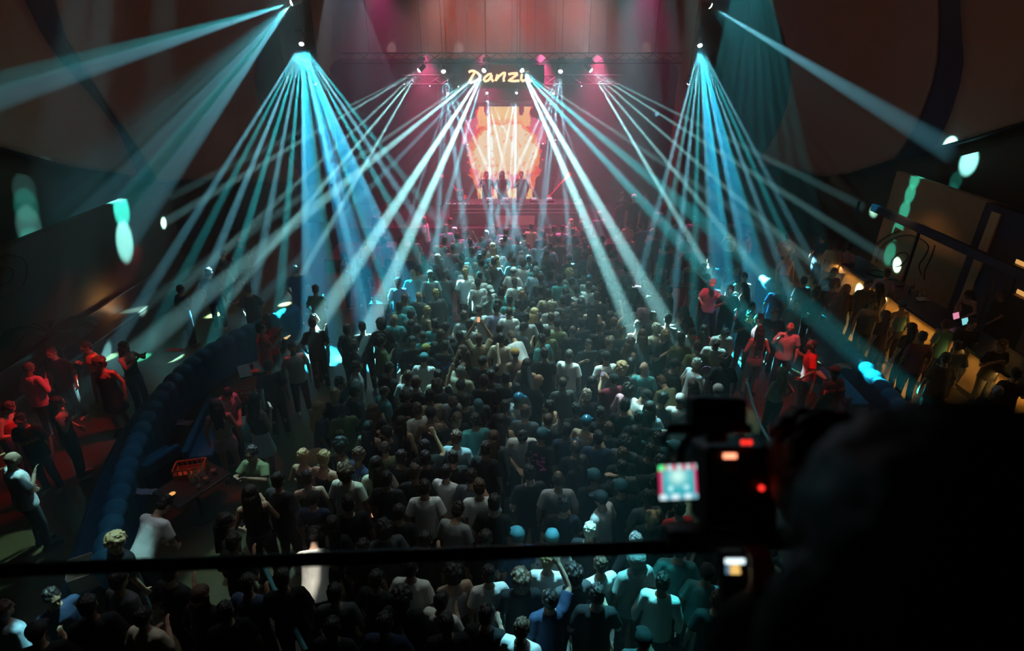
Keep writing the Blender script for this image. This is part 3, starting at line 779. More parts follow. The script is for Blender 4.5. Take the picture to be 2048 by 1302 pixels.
def face_mesh(kind):
    k = ('face', kind)
    if k in _mesh: return _mesh[k]
    mb = MB()
    if kind == 'eyes':
        for s in (-1, 1): mb.ell((s * .031, .083, .012), (.012, .009, .006), 10, 6); mb.tube([(s * .015, .092, .030), (s * .032, .091, .034), (s * .050, .078, .028)], [.003, .004, .002], 6)
        mb.ell((0, .091, -.058), (.020, .005, .003), 10, 5)
        nm = 'eyes'
    elif kind == 'sunglasses':
        for s in (-1, 1): mb.ell((s * .033, .094, .014), (.027, .006, .018), 12, 8); mb.tube([(s * .058, .088, .018), (s * .080, .05, .02), (s * .083, -.005, .015)], .003, 5)
        mb.tube([(-.01, .100, .018), (.01, .100, .018)], .003, 5); nm = 'sunglasses'
    elif kind == 'beard':
        mb.ell((0, .036, -.062), (.058, .060, .052), 18, 12); mb.ell((0, .082, -.046), (.028, .012, .008), 10, 6); nm = 'beard'
    if kind == 'beard': _mesh[k] = fuse(mb, nm, .005, .3, 1)
    else: me = mb.mesh(nm); me.shade_smooth(); _mesh[k] = me
    return _mesh[k]
SKIN = [mat('skin_light', (.58, .36, .26), .5, .35), mat('skin_tan', (.44, .25, .16), .5, .35), mat('skin_brown', (.25, .13, .08), .5, .35), mat('skin_olive', (.50, .31, .20), .5, .35)]
HAIRC = {'dark': mat('hair_dark', (.018, .012, .010), .55, .4), 'blond': mat('hair_blond', (.50, .33, .16), .55, .4), 'ginger': mat('hair_ginger', (.30, .11, .035), .55, .4),
         'grey': mat('hair_grey', (.40, .40, .38), .55, .4), 'brown': mat('hair_brown', (.09, .045, .025), .55, .4), 'bleached': mat('hair_bleached_or_lit', (.66, .62, .50), .55, .4), 'buzz': mat('hair_buzz', (.07, .05, .04), .6, .4)}  # bleached also paints hair that is only brightly lit
CLOTH = {'w': ('white', (.80, .79, .76)), 'b': ('black', (.018, .018, .020)), 'g': ('grey', (.33, .33, .32)), 'n': ('navy', (.03, .045, .09)), 'o': ('olive', (.17, .19, .10)), 'e': ('teal', (.10, .35, .36)),
         'r': ('red', (.65, .03, .03)), 'p': ('pink', (.75, .35, .42)), 'a': ('tan', (.46, .36, .24)), 'v': ('lavender', (.50, .44, .62)), 'm': ('maroon', (.20, .03, .05)), 'u': ('light blue', (.38, .52, .62)),
         'd': ('dark grey', (.08, .085, .09)), 'c': ('cream', (.66, .60, .46)), 'y': ('orange', (.85, .30, .08)), 'k': ('hot pink', (.85, .05, .30)), 'z': ('slate', (.06, .09, .15))}
CM = {k: mat('cloth_' + v[0].replace(' ', '_'), v[1], .85, .15) for k, v in CLOTH.items()}  # pink also paints red light on pale garments, teal paints teal light
CM['z'] = mat('cloth_denim', (.06, .09, .15), .85, .15); CM['s'] = CM['g']
dark_feature = mat('eye_dark', (.015, .01, .01), .25, .6); shades = mat('sunglass_black', (.006, .006, .007), .12, .7); capblack = mat('cap_black', (.02, .02, .022), .8)
CAPC = {'K': ('white cap', mat('cap_white', (.8, .8, .78), .8)), 'k': ('black cap', capblack), 'T': ('teal cap', mat('cap_teal_or_lit_hair', (.05, .17, .20), .7)), 'R': ('red cap', mat('cap_red', (.6, .02, .03), .8)), 'A': ('tan cap', mat('cap_tan', (.4, .33, .2), .8)), 'N': ('glossy blue cap', mat('cap_blue', (.02, .16, .25), .18, .7)), 'Y': ('yellow-brown cap', mat('cap_yellowbrown', (.6, .33, .08), .6))}  # white and teal caps also stand in for lit caps and teal-lit hair
def child(name, me, m, parent, M=None):
    o = bpy.data.objects.new(name, me); COL.objects.link(o); o.parent = parent
    if not me.materials: me.materials.append(None)
    o.material_slots[0].link = 'OBJECT'; o.material_slots[0].material = m
    if M is not None: o.matrix_local = M
    return o
HAIRW = {'s': 'dark-haired', 'b': 'short-cropped', 'z': 'bald', 'l': 'long-haired', 'L': 'long-haired blond', 'c': 'curly-haired', 'C': 'curly blond', 'B': 'bun-haired', 'P': 'ponytailed', 'g': 'grey-haired', 'G': 'ginger', 'y': 'blond', 'D': 'twin-bunned', 'h': 'hooded', 'i': 'lit-haired'}
TOPW = {'t': 'T-shirt', 'l': 'long-sleeved top', 'k': 'sleeveless top', 'd': 'dress'}
def wrap_on(mesh_obj, me_src, M):
    pass
PEOPLE = []
rp = random.Random(7)
def person(head, yaw, top='bt', hair='s', pose='n', low='tb', fz=0.0, label=None, short=None, h=None, face=None, fem=None, skin=None, full=False, group=None, beard=False, stoop=0):
    PEOPLE.append(dict(head=Vector(head), yaw=yaw, top=top, hair=hair, pose=pose, low=low, fz=fz, label=label, short=short, h=h or rp.uniform(.95, 1.05), face=face, fem=(hair in ('l', 'L', 'B', 'P', 'D') if fem is None else fem), skin=skin, full=full, group=group, beard=beard, pin=label is not None))
    return PEOPLE[-1]
def resolve(P):
    """heads -> feet, then push apart whoever stands closer than a body's width"""
    for q in P:
        H = headM(q['pose']) @ Vector((0, 0, .02)) * q['h']
        a = -R(q['yaw']); c, s = math.cos(a), math.sin(a)
        q['pos'] = Vector((q['head'].x - (H.x * c - H.y * s), q['head'].y - (H.x * s + H.y * c), q['fz']))
    for it in range(30):
        for i, a in enumerate(P):
            for b in P[i + 1:]:
                if abs(a['fz'] - b['fz']) > .1: continue
                dx = a['pos'].x - b['pos'].x
                if abs(dx) > .42: continue
                dy = a['pos'].y - b['pos'].y
                d = math.hypot(dx, dy * 1.25)
                if d < .42:
                    k = (.42 - d) * .5; d = max(d, .02); mv = Vector((dx / d, dy / d, 0)) * k
                    wa = .3 if a['pin'] else 1; wb = .3 if b['pin'] else 1
                    a['pos'] += mv * 2 * wa / (wa + wb); b['pos'] -= mv * 2 * wb / (wa + wb)
def make_person(q):
    sk = SKIN[q['skin'] if q['skin'] is not None else rp.choice((0, 0, 1, 1, 2, 3, 3))]
    me = body_mesh(q['pose'], q['fem']); o = bpy.data.objects.new('person', me); COL.objects.link(o)
    if not me.materials: me.materials.append(None)
    o.material_slots[0].link = 'OBJECT'; o.material_slots[0].material = sk
    o.location = q['pos']; o.rotation_euler = (0, 0, -R(q['yaw'])); o.scale = (q['h'],) * 3
    tcol, tk = q['top'][0], q['top'][1]
    H = headM(q['pose'])
    if tk == 'd':
        child('dress_top', shirt_mesh(q['pose'], 'k', q['fem']), CM[tcol], o); child('skirt', lower_mesh(q['pose'], 'd'), CM[tcol], o)
    else:
        sh = child('shirt', shirt_mesh(q['pose'], tk, q['fem']), CM[tcol], o); q['shirt'] = sh
        child({'t': 'trousers', 's': 'shorts', 'k': 'skirt'}[q['low'][0]], lower_mesh(q['pose'], q['low'][0]), CM[q['low'][1]], o)
    hk = q['hair']
    if hk in CAPC and hk not in ('k',) or hk == 'k':
        if hk in CAPC:
            child('hair', hair_mesh('b'), HAIRC['dark'], o, H); child('cap', cap_mesh(), CAPC[hk][1], o, H if not q.get('capback') else H @ Matrix.Rotation(math.pi, 4, 'Z'))
    elif hk != 'z':
        shape = {'g': 's', 'G': 's', 'y': 's', 'i': 's'}.get(hk, hk)
        cm = {'g': 'grey', 'G': 'ginger', 'y': 'blond', 'i': 'bleached', 'L': 'blond', 'C': 'blond', 'b': 'buzz', 'D': 'blond'}.get(hk, rp.choice(('dark', 'dark', 'dark', 'brown')))
        if hk == 'h': child('hood', hair_mesh('h'), CM[tcol], o, H)
        else: child('hair', hair_mesh(shape), HAIRC[cm], o, H)
    yw = (q['yaw'] + 180) % 360 - 180
    if abs(yw) > 50:
        child('eyes', face_mesh('eyes'), dark_feature, o, H)
    if q['face'] == 'sunglasses': child('sunglasses', face_mesh('sunglasses'), shades, o, H)
    if q['beard']: child('beard', face_mesh('beard'), HAIRC['dark'], o, H)
    if q['full']:
        for s in (-1, 1): child('shoe', shoe_mesh(POSES[q['pose']][4], s), CM['w'] if q['full'] == 2 else CM['b'], o)
    q['obj'] = o
    return o
def describe(q):
    hk = q['hair']
    if hk in CAPC: who = 'person in ' + CAPC[hk][0] + ' and'
    else: who = HAIRW[hk] + ' person in'
    return '%s %s %s' % (who, CLOTH[q['top'][0]][0], TOPW[q['top'][1]])

TILES = {1: (680, 380, 6.4), 2: (960, 380, 6.4), 3: (1200, 380, 6.4), 4: (620, 560, 6.4), 5: (880, 560, 6.4), 6: (1140, 560, 6.4), 7: (1400, 560, 6.4), 8: (600, 720, 6.4), 9: (860, 720, 6.4), 10: (1120, 720, 6.4),
         11: (1380, 720, 4.267), 12: (380, 720, 6.4), 13: (180, 880, 4.876), 14: (560, 880, 4.876), 15: (940, 880, 4.876), 16: (1260, 760, 2.959), 17: (0, 1080, 4.096), 18: (450, 1080, 4.096), 19: (850, 1080, 4.096),
         20: (1250, 1060, 4.096), 21: (0, 680, 3.255), 22: (1700, 500, 3.256), 23: (300, 440, 4.0675), 24: (1500, 380, 3.1), 25: (0, 0, 1)}
# tile, x, y, yaw (0 faces the stage, + turns to the bar side), top, hair, pose, options; some tops and hair carry painted-in light
CROWD = '''
5 475 20 0 wt s n|person in white T-shirt seen from behind inside a pale beam, mid floor
5 640 115 150 wl K f|person in white cap and white top turned toward the balcony|the white-capped dancer
5 950 15 0 wt s n
5 1060 200 100 bt G f|ginger-haired person in black turned toward the bar|the ginger dancer
5 1285 130 0 bt s n
5 515 365 -20 wt b n|tall person in loose white T-shirt with fair cropped head lit from the stage|the fair cropped dancer
5 760 310 60 gt B f|person in grey top with hair bun looking toward the bar|the bun-haired dancer in grey
5 885 395 0 wt b f
5 305 450 -15 gt s n
5 1100 465 -10 gt s n
5 1215 410 30 bl L f|long-haired person sharply lit cyan in the middle of the floor|the cyan-lit blond dancer
5 1410 325 -20 gt i n|bleach-haired person in pale grey T-shirt mid floor|the bleached dancer mid floor
5 1405 470 0 gt s n
5 1600 420 150 bt s f
5 1510 570 20 ot k n|person in black cap and olive T-shirt with head turned|the black-capped olive-shirted dancer
5 1670 635 0 bt b n|broad-shouldered person in black T-shirt with cropped neck seen from behind|the broad black-shirted dancer
5 1290 740 -40 et s n|dark-haired person in dark teal T-shirt looking up to the plant side|the teal-shirted dancer looking up
5 1335 935 0 bt s n
5 1655 945 0 wt b n|cropped-haired person in white T-shirt with a grey-green patch on the back|the white shirt with back patch
5 190 700 0 bt s n
5 770 615 30 bt s n
5 785 740 0 ct s n
5 935 720 -30 wt s b|person in white T-shirt bowing forward over others in the middle of the floor|the bowing white-shirted dancer
5 465 740 0 at s u|dark-haired person in tan top filming with a phone raised in both hands|the dancer filming overhead
5 960 930 -20 mk Y n|person in yellow-brown cap and maroon sleeveless top|the yellow-brown cap
5 545 1030 0 bt k r|person in black cap and black T-shirt with one arm raised|the black cap with raised arm
5 280 895 -80 bk l n
5 195 1065 -30 wk s n
5 275 1160 20 ct g q|grey-haired person in cream T-shirt with one arm lifted|the grey-haired arm-lifter
5 660 1245 10 bt s n
5 1760 345 0 bt l n
5 1930 335 10 bk l n|person with a big dark mane of hair|the big dark mane
5 1995 590 0 bt s n
5 1905 830 170 bt s f|dark-haired person in black facing the balcony with shadowed eyes|the black-clad dancer facing back
5 1640 240 0 dt s n
5 1180 330 0 dt s n
5 1000 285 40 dt s n
5 860 255 0 et s n
5 820 175 0 et s n
5 1390 170 10 at s f
5 1620 170 0 dt l n
5 1755 110 0 wt s n
5 1850 70 20 wt s f
5 1420 640 -10 ot s n
5 640 350 0 vt s n
5 90 650 0 dt s n
5 380 560 20 gt s n
5 1850 560 0 bt s n
5 1120 1060 20 dk l n
5 1080 600 60 dt s f
4 1605 165 -30 dt y n
4 1505 385 60 dk y f
4 1300 440 30 dt s n
4 1310 560 0 dt l n
4 1060 495 0 et z n
4 1400 640 0 dt s f
4 1320 795 165 bl s n|sunglassed person in black sweater with sloping letters across the chest|the lettered black sweater|sg
4 570 830 60 bt c n|curly-haired person in black top with one white-lit shoulder near the sofas|the curly dancer by the sofas
4 920 760 60 ol c f|curly-haired person in loose olive jacket with an arm up|the olive jacket
4 1460 990 0 wt T n|person in teal cap and white T-shirt with lit shoulders|the teal cap in white
4 1535 870 0 bt Y n|person in yellow-brown cap and black T-shirt|the yellow-brown cap in black
4 1680 840 0 bt s n|dark-haired person in black T-shirt with blue crossed arrows on the back|the blue crossed arrows
4 600 1105 80 wt s n
4 1020 1120 40 bt s f
4 1640 1215 0 ct s n
4 60 500 70 bt s t|dark-haired person in black holding a small thing by the cream light strips
4 700 600 -10 bt s n
4 540 610 30 bt s n
4 850 545 0 bt c n
4 1370 205 0 dt z n
4 1240 230 0 et s n
4 1150 330 30 et s n
4 1480 700 0 et b n
4 1600 560 0 et s n
4 1750 650 0 dt s n
8 540 300 100 bt s f
8 540 480 0 bt y n
8 270 600 60 zt L n|person with long wavy blond hair in a slate top at the edge of the floor|the wavy blond dancer
8 520 620 160 ol k f|person in black cap and dark olive sweatshirt by the wavy blond|the black cap by the blond
8 1085 395 50 et b n|cropped person with bright teal-lit shoulders looking to the bar|the teal-lit shoulders
8 1385 200 0 wt s n
8 1520 300 30 bt s n
8 1390 470 150 bt c f
8 1910 350 0 bt c n
8 1950 515 180 gt s d
8 1565 640 -25 wt s n|dark-haired person in long loose white T-shirt standing side-on|the loose white side-on dancer
8 1290 790 0 bk l n
8 1090 925 -70 bt s t|cropped dark-haired person in black with a hand at the mouth|the black-clad smoker
8 900 850 0 bk l n
8 1220 1170 0 ot b n
8 1420 1230 -20 bt s r
8 540 1070 50 bk c f|curly-topped person in black vest behind a wide open hand fan|the dancer with the open fan
8 790 1215 40 nt s f|dark-haired person in a black and white scribble-patterned shirt|the scribble-patterned shirt
8 1990 1000 10 ul s n|dark-haired person in light blue denim shirt brightly lit|the light blue denim shirt
8 140 1250 20 bk y f
8 1900 600 0 bk k n
8 620 430 40 dt s n
8 940 620 10 bt l n
8 1700 420 0 at s n
9 800 255 0 bt s n
9 1010 265 0 bt s n
9 1320 260 70 bl z o|sunglassed bald person in black flinging one bare arm out to the side|the arm-flinging bald dancer|sg
9 1695 280 0 dt b n|cropped person in dark grey shirt with faint centre stripes|the striped dark grey shirt
9 1130 490 50 gl N n|person in glossy blue cap and grey jacket in the centre|the glossy blue cap
9 610 560 170 dl T d|person in teal cap and dark grey sweatshirt clasping hands|the hand-clasping teal cap
9 260 340 0 bt k q
9 1530 590 -60 wk s n|dark-haired person in white vest in profile to the plant side|the white vest in profile
9 540 735 -10 et s n|dark-haired person in lit teal T-shirt seen from behind|the lit teal T-shirt
9 860 790 0 wk l n
9 1540 795 0 bt b n
9 1340 880 30 bt T n|person in teal cap and hot pink blocky-patterned top|the pink blocky pattern
9 1680 840 0 nt s n
9 2000 440 -20 bt i f
9 820 960 0 dt l n
9 1280 1030 180 wt s d|person in big white V-neck looking down, facing the balcony|the big white V-neck
9 720 1120 0 bt s n|dark-haired person in black T-shirt and torn tan trousers|the torn tan trousers|lt=ta
9 1880 1100 0 bt b n
9 90 1180 0 bt s n
9 330 560 20 bt s n
9 250 740 150 bt l f
9 1140 300 0 dt s n
9 1850 620 0 bt s n
9 1000 560 0 bt s n
9 1250 690 10 dt s n
10 480 265 0 pk l n|long dark-haired person in pink strappy top|the pink strappy top
10 700 265 -20 mt k p|person in black cap and maroon T-shirt with hands at the face|the maroon T-shirt
10 770 165 20 dt C n
10 830 330 40 pl c n|person in pink tweed jacket|the pink tweed jacket
10 1070 85 0 et z n|bald person in dark teal T-shirt with a pale box on the back|the bald head in teal
10 950 40 60 at l n
10 1080 425 70 wt k d|person in black cap and white T-shirt bending over a lit phone|the phone-lit black cap
10 1360 500 60 bt s n
10 1530 490 0 wt K n|person in white cap and white top beside the filming rig|the white cap by the rig
10 620 670 0 bt s n
10 840 630 0 bt s n
10 980 730 10 bt s O|dark-haired person in black stretching one arm toward the rig|the arm-stretching dancer
10 330 780 30 ak N n|person in glossy blue cap and tan sleeveless top|the glossy cap in tan
10 1480 50 70 bt k f|person in black cap, sunglasses and black T-shirt|the black cap in sunglasses|sg
10 1760 40 70 wl i f|bleach-haired person in white holding a small pink fan|the small pink fan holder
10 1380 330 -20 ot s b
10 580 1000 0 nt s n
10 1160 1025 0 bt s n
10 1310 1040 0 bt T n
10 860 1050 20 dl c n
10 1180 1190 40 bt s n
10 1960 370 0 wt K n
10 1180 560 20 ut l n
10 700 880 10 bt s n
10 1000 950 0 bt l n
10 1600 300 0 dt l n
6 400 25 170 bt s f|sunglassed dark-haired person in black near the raised hand|the sunglasses near the stage|sg
6 520 440 0 bk l r|long-haired person in black raising one bare arm high|the high bare arm
6 720 205 0 bt s n
6 640 60 20 bt s n
6 1035 105 185 dk z f|bald person in dark vest facing the balcony|the bald dancer facing back
6 1260 130 -70 dt N t|person in glossy blue cap and dark T-shirt, face lit red|the red-faced blue cap|sg
6 1000 255 0 pt s n|dark-haired person in pink T-shirt with dark vertical stripes|the striped pink T-shirt
6 830 470 -10 dt s n
6 1100 480 0 bt s n
6 960 600 0 dk s n
6 1050 610 0 cl i n|bleach-haired person in dark-gold striped shirt|the gold striped shirt
6 1230 695 130 bt y f|blond person in sunglasses and black top facing the bar|the blond in sunglasses|sg
6 1370 730 0 ot s n
6 830 770 60 ak l n
6 520 800 170 bt c n|curly-fringed person in black facing the balcony|the curly fringe facing back
6 460 970 0 wt k n|person in black cap and white T-shirt lettered THE STRONGH|the lettered white T-shirt
6 1590 690 180 gt s z|person in grey-white shirt bowing with head down|the bowed grey shirt
6 1630 840 0 ot s n|dark-haired person in dark green T-shirt seen from behind|the dark green T-shirt
6 1450 390 0 dt l n
6 1440 490 170 dt s f
6 1640 590 0 rt l n
6 620 330 0 dt s n
6 880 700 0 dt l f
6 700 620 0 bt s n
6 350 200 0 bt s n
6 60 280 0 dt l n
6 600 560 0 bt s n
6 1200 480 0 dt s n
7 160 40 200 pt R g|person in red cap and pink T-shirt standing by the lounge table|the red cap in pink||full
7 390 130 200 bt s f
7 560 80 -50 gk l f
7 310 690 180 wl s z|dark-haired person in white jacket bowing low in the red light|the bowing white jacket
7 200 830 200 wt s z
7 770 640 0 gk l n|long-haired person in grey top, bare arms lit red, by the bald bearded one|the bare-armed long hair|lt=tg|full
7 660 355 190 bt s f
7 640 440 190 bt s f
7 750 490 -60 rt s t|dark-haired person with a lit orange disc at the mouth|the orange disc
7 965 430 -160 bt s n|dark-haired person in black T-shirt with small red logo facing back|the small red logo
7 1240 300 -150 et s k|person in dark teal T-shirt with one fist raised at the lounge|the raised fist
7 1160 600 -155 wt z t|bald bearded person in pale pink-white T-shirt, hand on chest|the bald bearded one||beard full
7 1435 820 -70 rt b f|cropped grey-headed person in bright red shirt|the bright red shirt||full
7 1040 1170 0 ck L h|person with long pale hair and bare back in black trousers|the long pale hair|lt=tb|full
7 1720 1160 0 bt k n|person in black T-shirt with orange blackletter words on the shoulders|the orange blackletter shirt||full
7 320 1010 0 bt c n
7 1850 150 0 bt l n
7 1690 60 20 bt s n
7 1500 130 10 bt s n
3 290 70 170 bt s f|dark-haired person in black vest standing tall beside the stage|the tall black-clad one by the stage|fz=.7
3 435 90 0 bt K n|person in bright white cap on the deck beside the stage|the bright white cap by the stage|fz=.7
3 590 110 180 bt s n||fz=.7
3 360 430 20 pk B n
3 790 330 0 dt s n
3 930 420 0 nt s n
3 1200 370 0 vt s n|person in lavender-white T-shirt, back lit through the teal haze|the pale back in teal haze
3 1070 590 -80 dt s f
3 1700 520 30 wk s n
3 1720 380 0 dt s n
3 1905 550 -60 yk b n|cropped person with orange-lit bare shoulders by the dark wall|the orange-lit shoulders
3 1170 920 170 bk P n|person in black crop top and red trousers standing at the buckets|the black crop top|lt=tr|full
3 1760 1010 190 dt s f
3 1850 1120 180 at s f
3 560 1160 200 pt s f
3 660 1250 0 pt b n
3 340 1000 0 pt s n
3 130 800 0 gt s n
3 130 925 0 pk l n
3 180 1150 0 bt s n
3 275 1150 10 bt g n
3 510 460 -30 nt s O
3 700 560 0 nt s n
3 600 700 0 nt l n
3 850 740 10 nt s n
3 1400 900 0 et s n
3 1330 1000 180 bt s n
3 1480 1050 -40 bt s k
2 1510 290 0 vl i n|person in lavender shirt with brightly lit crown close to the stage|the lavender shirt by the stage
2 1300 430 -70 dt b f
2 1170 400 20 at L n
2 1060 490 0 ut s n|dark-haired person in light blue T-shirt close to the stage|the light blue T-shirt by the stage
2 1190 530 0 bt s n
2 1220 610 0 mt l n
2 1440 640 0 ak l n
2 1350 650 0 mt s n
2 1550 630 20 bt s n
2 1280 740 10 mt l n
2 1380 730 0 bt s n
2 1450 740 0 at l n
2 1590 740 0 bt s n
2 1690 810 0 gt s n
2 1140 860 0 dt K n
2 1330 930 0 dk l n
2 1460 950 20 dt l n
2 850 830 180 dt s n
2 560 690 -40 gt y n
2 590 765 0 gt b n
2 340 830 0 et s n
2 205 890 0 wk L n
2 230 770 0 wt s n
2 155 715 0 at L f
2 430 1030 0 wt K f
2 540 930 30 wt s f
2 700 960 0 et s n
2 720 1030 0 ut g n
2 880 1100 0 nt s n
2 1140 1050 0 gt C n
2 1000 1130 0 et s n
2 800 1110 0 dt s n
2 1340 1060 0 dt s n
2 1410 1120 0 gt N n
2 1570 1160 180 bt s n
2 1540 1020 0 mt s n
2 1720 1150 0 bt g n
2 180 585 0 dt s n
2 230 500 0 vt s n
2 330 540 0 mt s n
2 560 600 20 mt s n
2 660 470 0 at s n
2 330 620 0 bt s n
2 90 560 0 et s r
2 480 620 0 et s n
2 800 560 0 nt s n
2 750 680 20 et s r
2 900 720 0 ut s n
2 1000 640 0 dt s n
2 950 500 10 dt s f
2 1700 950 0 pt s f
2 60 700 10 et s n
2 100 930 0 dt s n
2 620 880 0 et s n
2 450 900 0 et b n
2 1240 1180 0 gt s n
1 480 265 20 vt s r||fz=.45
1 1070 380 -80 wt i f
1 1350 480 0 vt g n
1 1480 590 0 gt s n
1 1370 640 0 mt s n
1 920 615 -30 gt s n|large person in grey T-shirt bending to others at the plant side of the stage|the big grey back by the stage
1 1340 770 0 dt g n
1 1450 740 0 gt s n
1 1110 870 0 et s n
1 1220 870 20 et y n
1 1270 930 0 dt g n
1 1250 760 30 wt C f
1 1790 870 0 et s n
1 1620 1010 0 wt i n|bleach-haired person glowing white before the stage|the glowing white bleached one
1 1740 970 0 gt g n
1 1660 1060 0 wt y n
1 1890 930 0 dt s n
1 1740 1110 0 wt s n
1 1330 1080 0 dt s n
1 1160 1080 0 gt s n
1 1120 960 0 bt c n
1 1690 660 0 et s r
1 1600 560 0 vt s n
1 1960 590 0 dt s n
1 1420 400 0 mt s n
1 300 680 -60 mt s f
1 800 620 40 dt l n
1 930 1060 0 et z n
1 740 1170 0 vt s n
1 560 640 0 vt s n
1 1560 850 0 et s n
1 1880 800 0 et s n
1 1560 960 0 et s n
1 1690 780 0 et s n
1 1020 1000 0 wt k f
1 620 930 40 nt s f
1 860 820 0 nt s n
1 60 850 80 pt s f
1 1800 650 0 mt s n
12 480 430 120 pt s d|dark-haired person in pink-lit white T-shirt bowing over the lounge table|the pink-lit bowing shirt
12 330 560 0 ak l n|long-haired person with bare back and pale pink shorts at the lounge|the pale pink shorts|lt=sp|full
12 850 490 30 bk l f|long dark-haired person in black top and white miniskirt holding a phone|the white miniskirt|lt=kw|full
12 1000 60 -20 dt s n
23 1160 1040 150 wt s n|dark-haired person in white T-shirt standing by the cream light strips|the white shirt by the strips
23 600 270 40 dt s n
23 720 175 -30 dt K n
23 960 800 20 rt l n
23 905 880 60 rt s p|dark-haired person in red shirt reaching both hands to the light strips|the red shirt by the strips
23 1320 830 -20 bt s f
23 250 560 30 nt s n
23 800 560 0 dt s n
23 1180 400 0 nt s n
23 1350 560 10 et s n
23 480 420 0 nt s n
13 1570 130 190 ot s p|sunglassed person in olive T-shirt gesturing with both hands|the gesturing olive T-shirt|sg
13 720 640 20 wt s b|broad person in white T-shirt bent toward the lounge table|the bent broad white back
13 290 940 30 bt C n|curly blond person in dark top at the end of the blue sofa|the curly blond by the sofa
13 1560 500 0 bk l n
13 1860 380 0 bt s n|broad dark-haired person all in black beside the floor spotlight pool|the broad black back
13 1410 985 20 bt s n
13 1330 780 60 dt l n
14 290 200 20 bk y n
14 280 310 0 bk s n
14 650 290 10 ct c n|curly-haired person in cream T-shirt with dark neck band|the cream T-shirt
14 320 560 0 nt k n|person in black cap and navy T-shirt with pale scrawl on the back|the pale scrawl
14 660 610 0 bt s n
14 1080 340 0 bt s n
14 1340 280 0 bt s n
14 1400 430 0 wt s n|dark-haired person in loose white T-shirt low in the centre|the loose white T-shirt low
14 1650 290 0 wt s n|tall dark-haired person in pale T-shirt, side by side with two others|the tall pale T-shirt
14 1790 330 0 dt s n
14 1930 430 0 wt s n
14 1740 680 20 gt s d|dark-haired person in grey T-shirt with lowered head|the lowered grey head
14 340 930 -10 wt s b|dark-haired person in white T-shirt hit by a bright warm light|the warm-lit white shirt
14 980 860 0 dt c n
14 850 1010 0 bt s n
14 1430 960 0 bt s n
14 1530 150 -10 bt s n
14 900 200 0 ct l n
14 520 800 0 bt l n
14 1160 700 0 bt s n
14 1250 160 20 bt s n
15 575 310 0 bt s n
15 860 370 0 gt b n|cropped person in grey T-shirt between black-clad dancers|the cropped grey T-shirt
15 910 620 0 bt s f
15 1390 400 0 bt T n
15 1300 360 -10 bt T n
15 1270 560 -50 wt k n|person in black cap and white T-shirt with dark print on the front|the white shirt with dark print
15 460 920 0 nt T n|person in pale teal bucket-like cap above the ochre floor|the pale teal cap
15 1170 870 0 bl i n|bleach-haired person lit teal before the printed white shirt|the teal-lit bleached one
15 1780 740 180 bt D n|person with two small blond hair buns|the twin hair buns
15 1790 160 -20 bt s o
15 1790 470 0 bt s n
15 1480 250 0 dt s n
15 1530 70 0 bt s n
15 760 950 0 gt T n
15 1610 980 0 bt g n
15 240 600 0 bt s n
15 1100 200 0 bt l n
15 200 950 10 bt s n
16 285 750 0 rt s n|dark-haired person in red sequinned top below the rig monitor|the red sequinned top
16 500 860 20 dt s n
16 640 330 0 gt g n
16 120 700 0 dt s n
19 1060 170 0 wt y n|blond-topped person in brightly lit white T-shirt below the rail|the bright white T-shirt
19 1390 200 0 wt s n|dark-haired person in cyan-lit white T-shirt below the rail|the cyan-lit white T-shirt
19 1270 160 0 dt c n
19 770 290 0 bt c n
19 1020 470 0 nt s r|dark-haired person in navy T-shirt with one hand up behind the head|the navy T-shirt
19 1410 430 0 bt s f|dark-haired person in black T-shirt with a watch on the wrist|the watch wearer
19 1950 330 0 wl s n|tall dark-haired person in white shirt, one side glaring cyan|the glaring cyan side
19 270 250 0 wk c n
19 490 270 0 wt s n
19 1690 130 0 gt h n|hooded person in grey top below the rail|the grey hood
19 740 690 20 wt s n
19 1790 800 0 dt k n
19 560 620 0 bt s n
19 160 640 0 bt s n
20 460 150 0 et s n
20 1190 350 -50 wt s n|dark-haired person in white T-shirt with a red print, right under the rig|the red print T-shirt
20 1180 190 0 bt l n
20 660 330 20 et k n
20 1500 620 -30 et l n
20 760 560 0 bt s n
18 1510 220 0 wt s n|dark-haired person in white T-shirt in the shade under the rail|the shaded white T-shirt
18 1510 460 0 bt c n
18 1720 520 20 wt s n
18 1290 300 0 bt s n
18 450 300 0 bt s n
18 900 420 0 dt s n
18 200 350 0 zt s n
18 880 700 0 bt s n
18 1330 640 0 nt s n
17 980 320 20 dt s n
17 430 470 120 nt s n|person with face sharply lit warm white at the lower plant side|the sharply lit face
17 30 560 20 ul s n
17 720 520 0 bt s n
17 1650 430 0 bt l n
17 1180 620 0 ct s n
17 1400 250 0 bt s n
17 300 740 0 bt k n
17 1850 560 0 bt s n
21 555 45 -150 yt s f|dark-haired person in orange-lit T-shirt holding another's arm|the orange-lit T-shirt
21 330 80 180 bt s n
21 640 150 170 bd c n|curly-haired person in short black dress in red light|the short black dress||full
21 190 175 10 pl b f|balding person in pink-red shirt seen from behind|the pink-red shirt
21 375 400 60 bk l t|long-haired person in black with a hand at the mouth|the hand-at-mouth long hair
21 60 440 80 rk s d
21 130 520 170 bt s n|person in black T-shirt with orange gothic letters, leaning back|the orange gothic letters
21 80 770 30 wt z f|bald person in white shirt lit cold white on the crown|the cold-lit bald crown||full
21 810 40 100 bk l p
22 240 150 20 vt s n|dark-haired person in lavender-grey T-shirt leaning at the bar|the leaner at the bar
22 150 230 180 dt s n
22 340 350 0 ek T n
22 230 420 -20 bt l n
22 400 500 0 bt l n
22 470 560 0 mt s n
22 620 480 -10 et s n
22 800 480 190 bt s n
22 1000 620 180 bt s f
22 980 290 -70 bt s f|dark-haired person in black served at the bar's far end|the dark customer at the bar
22 700 620 0 nt s n
22 620 700 10 bt s n
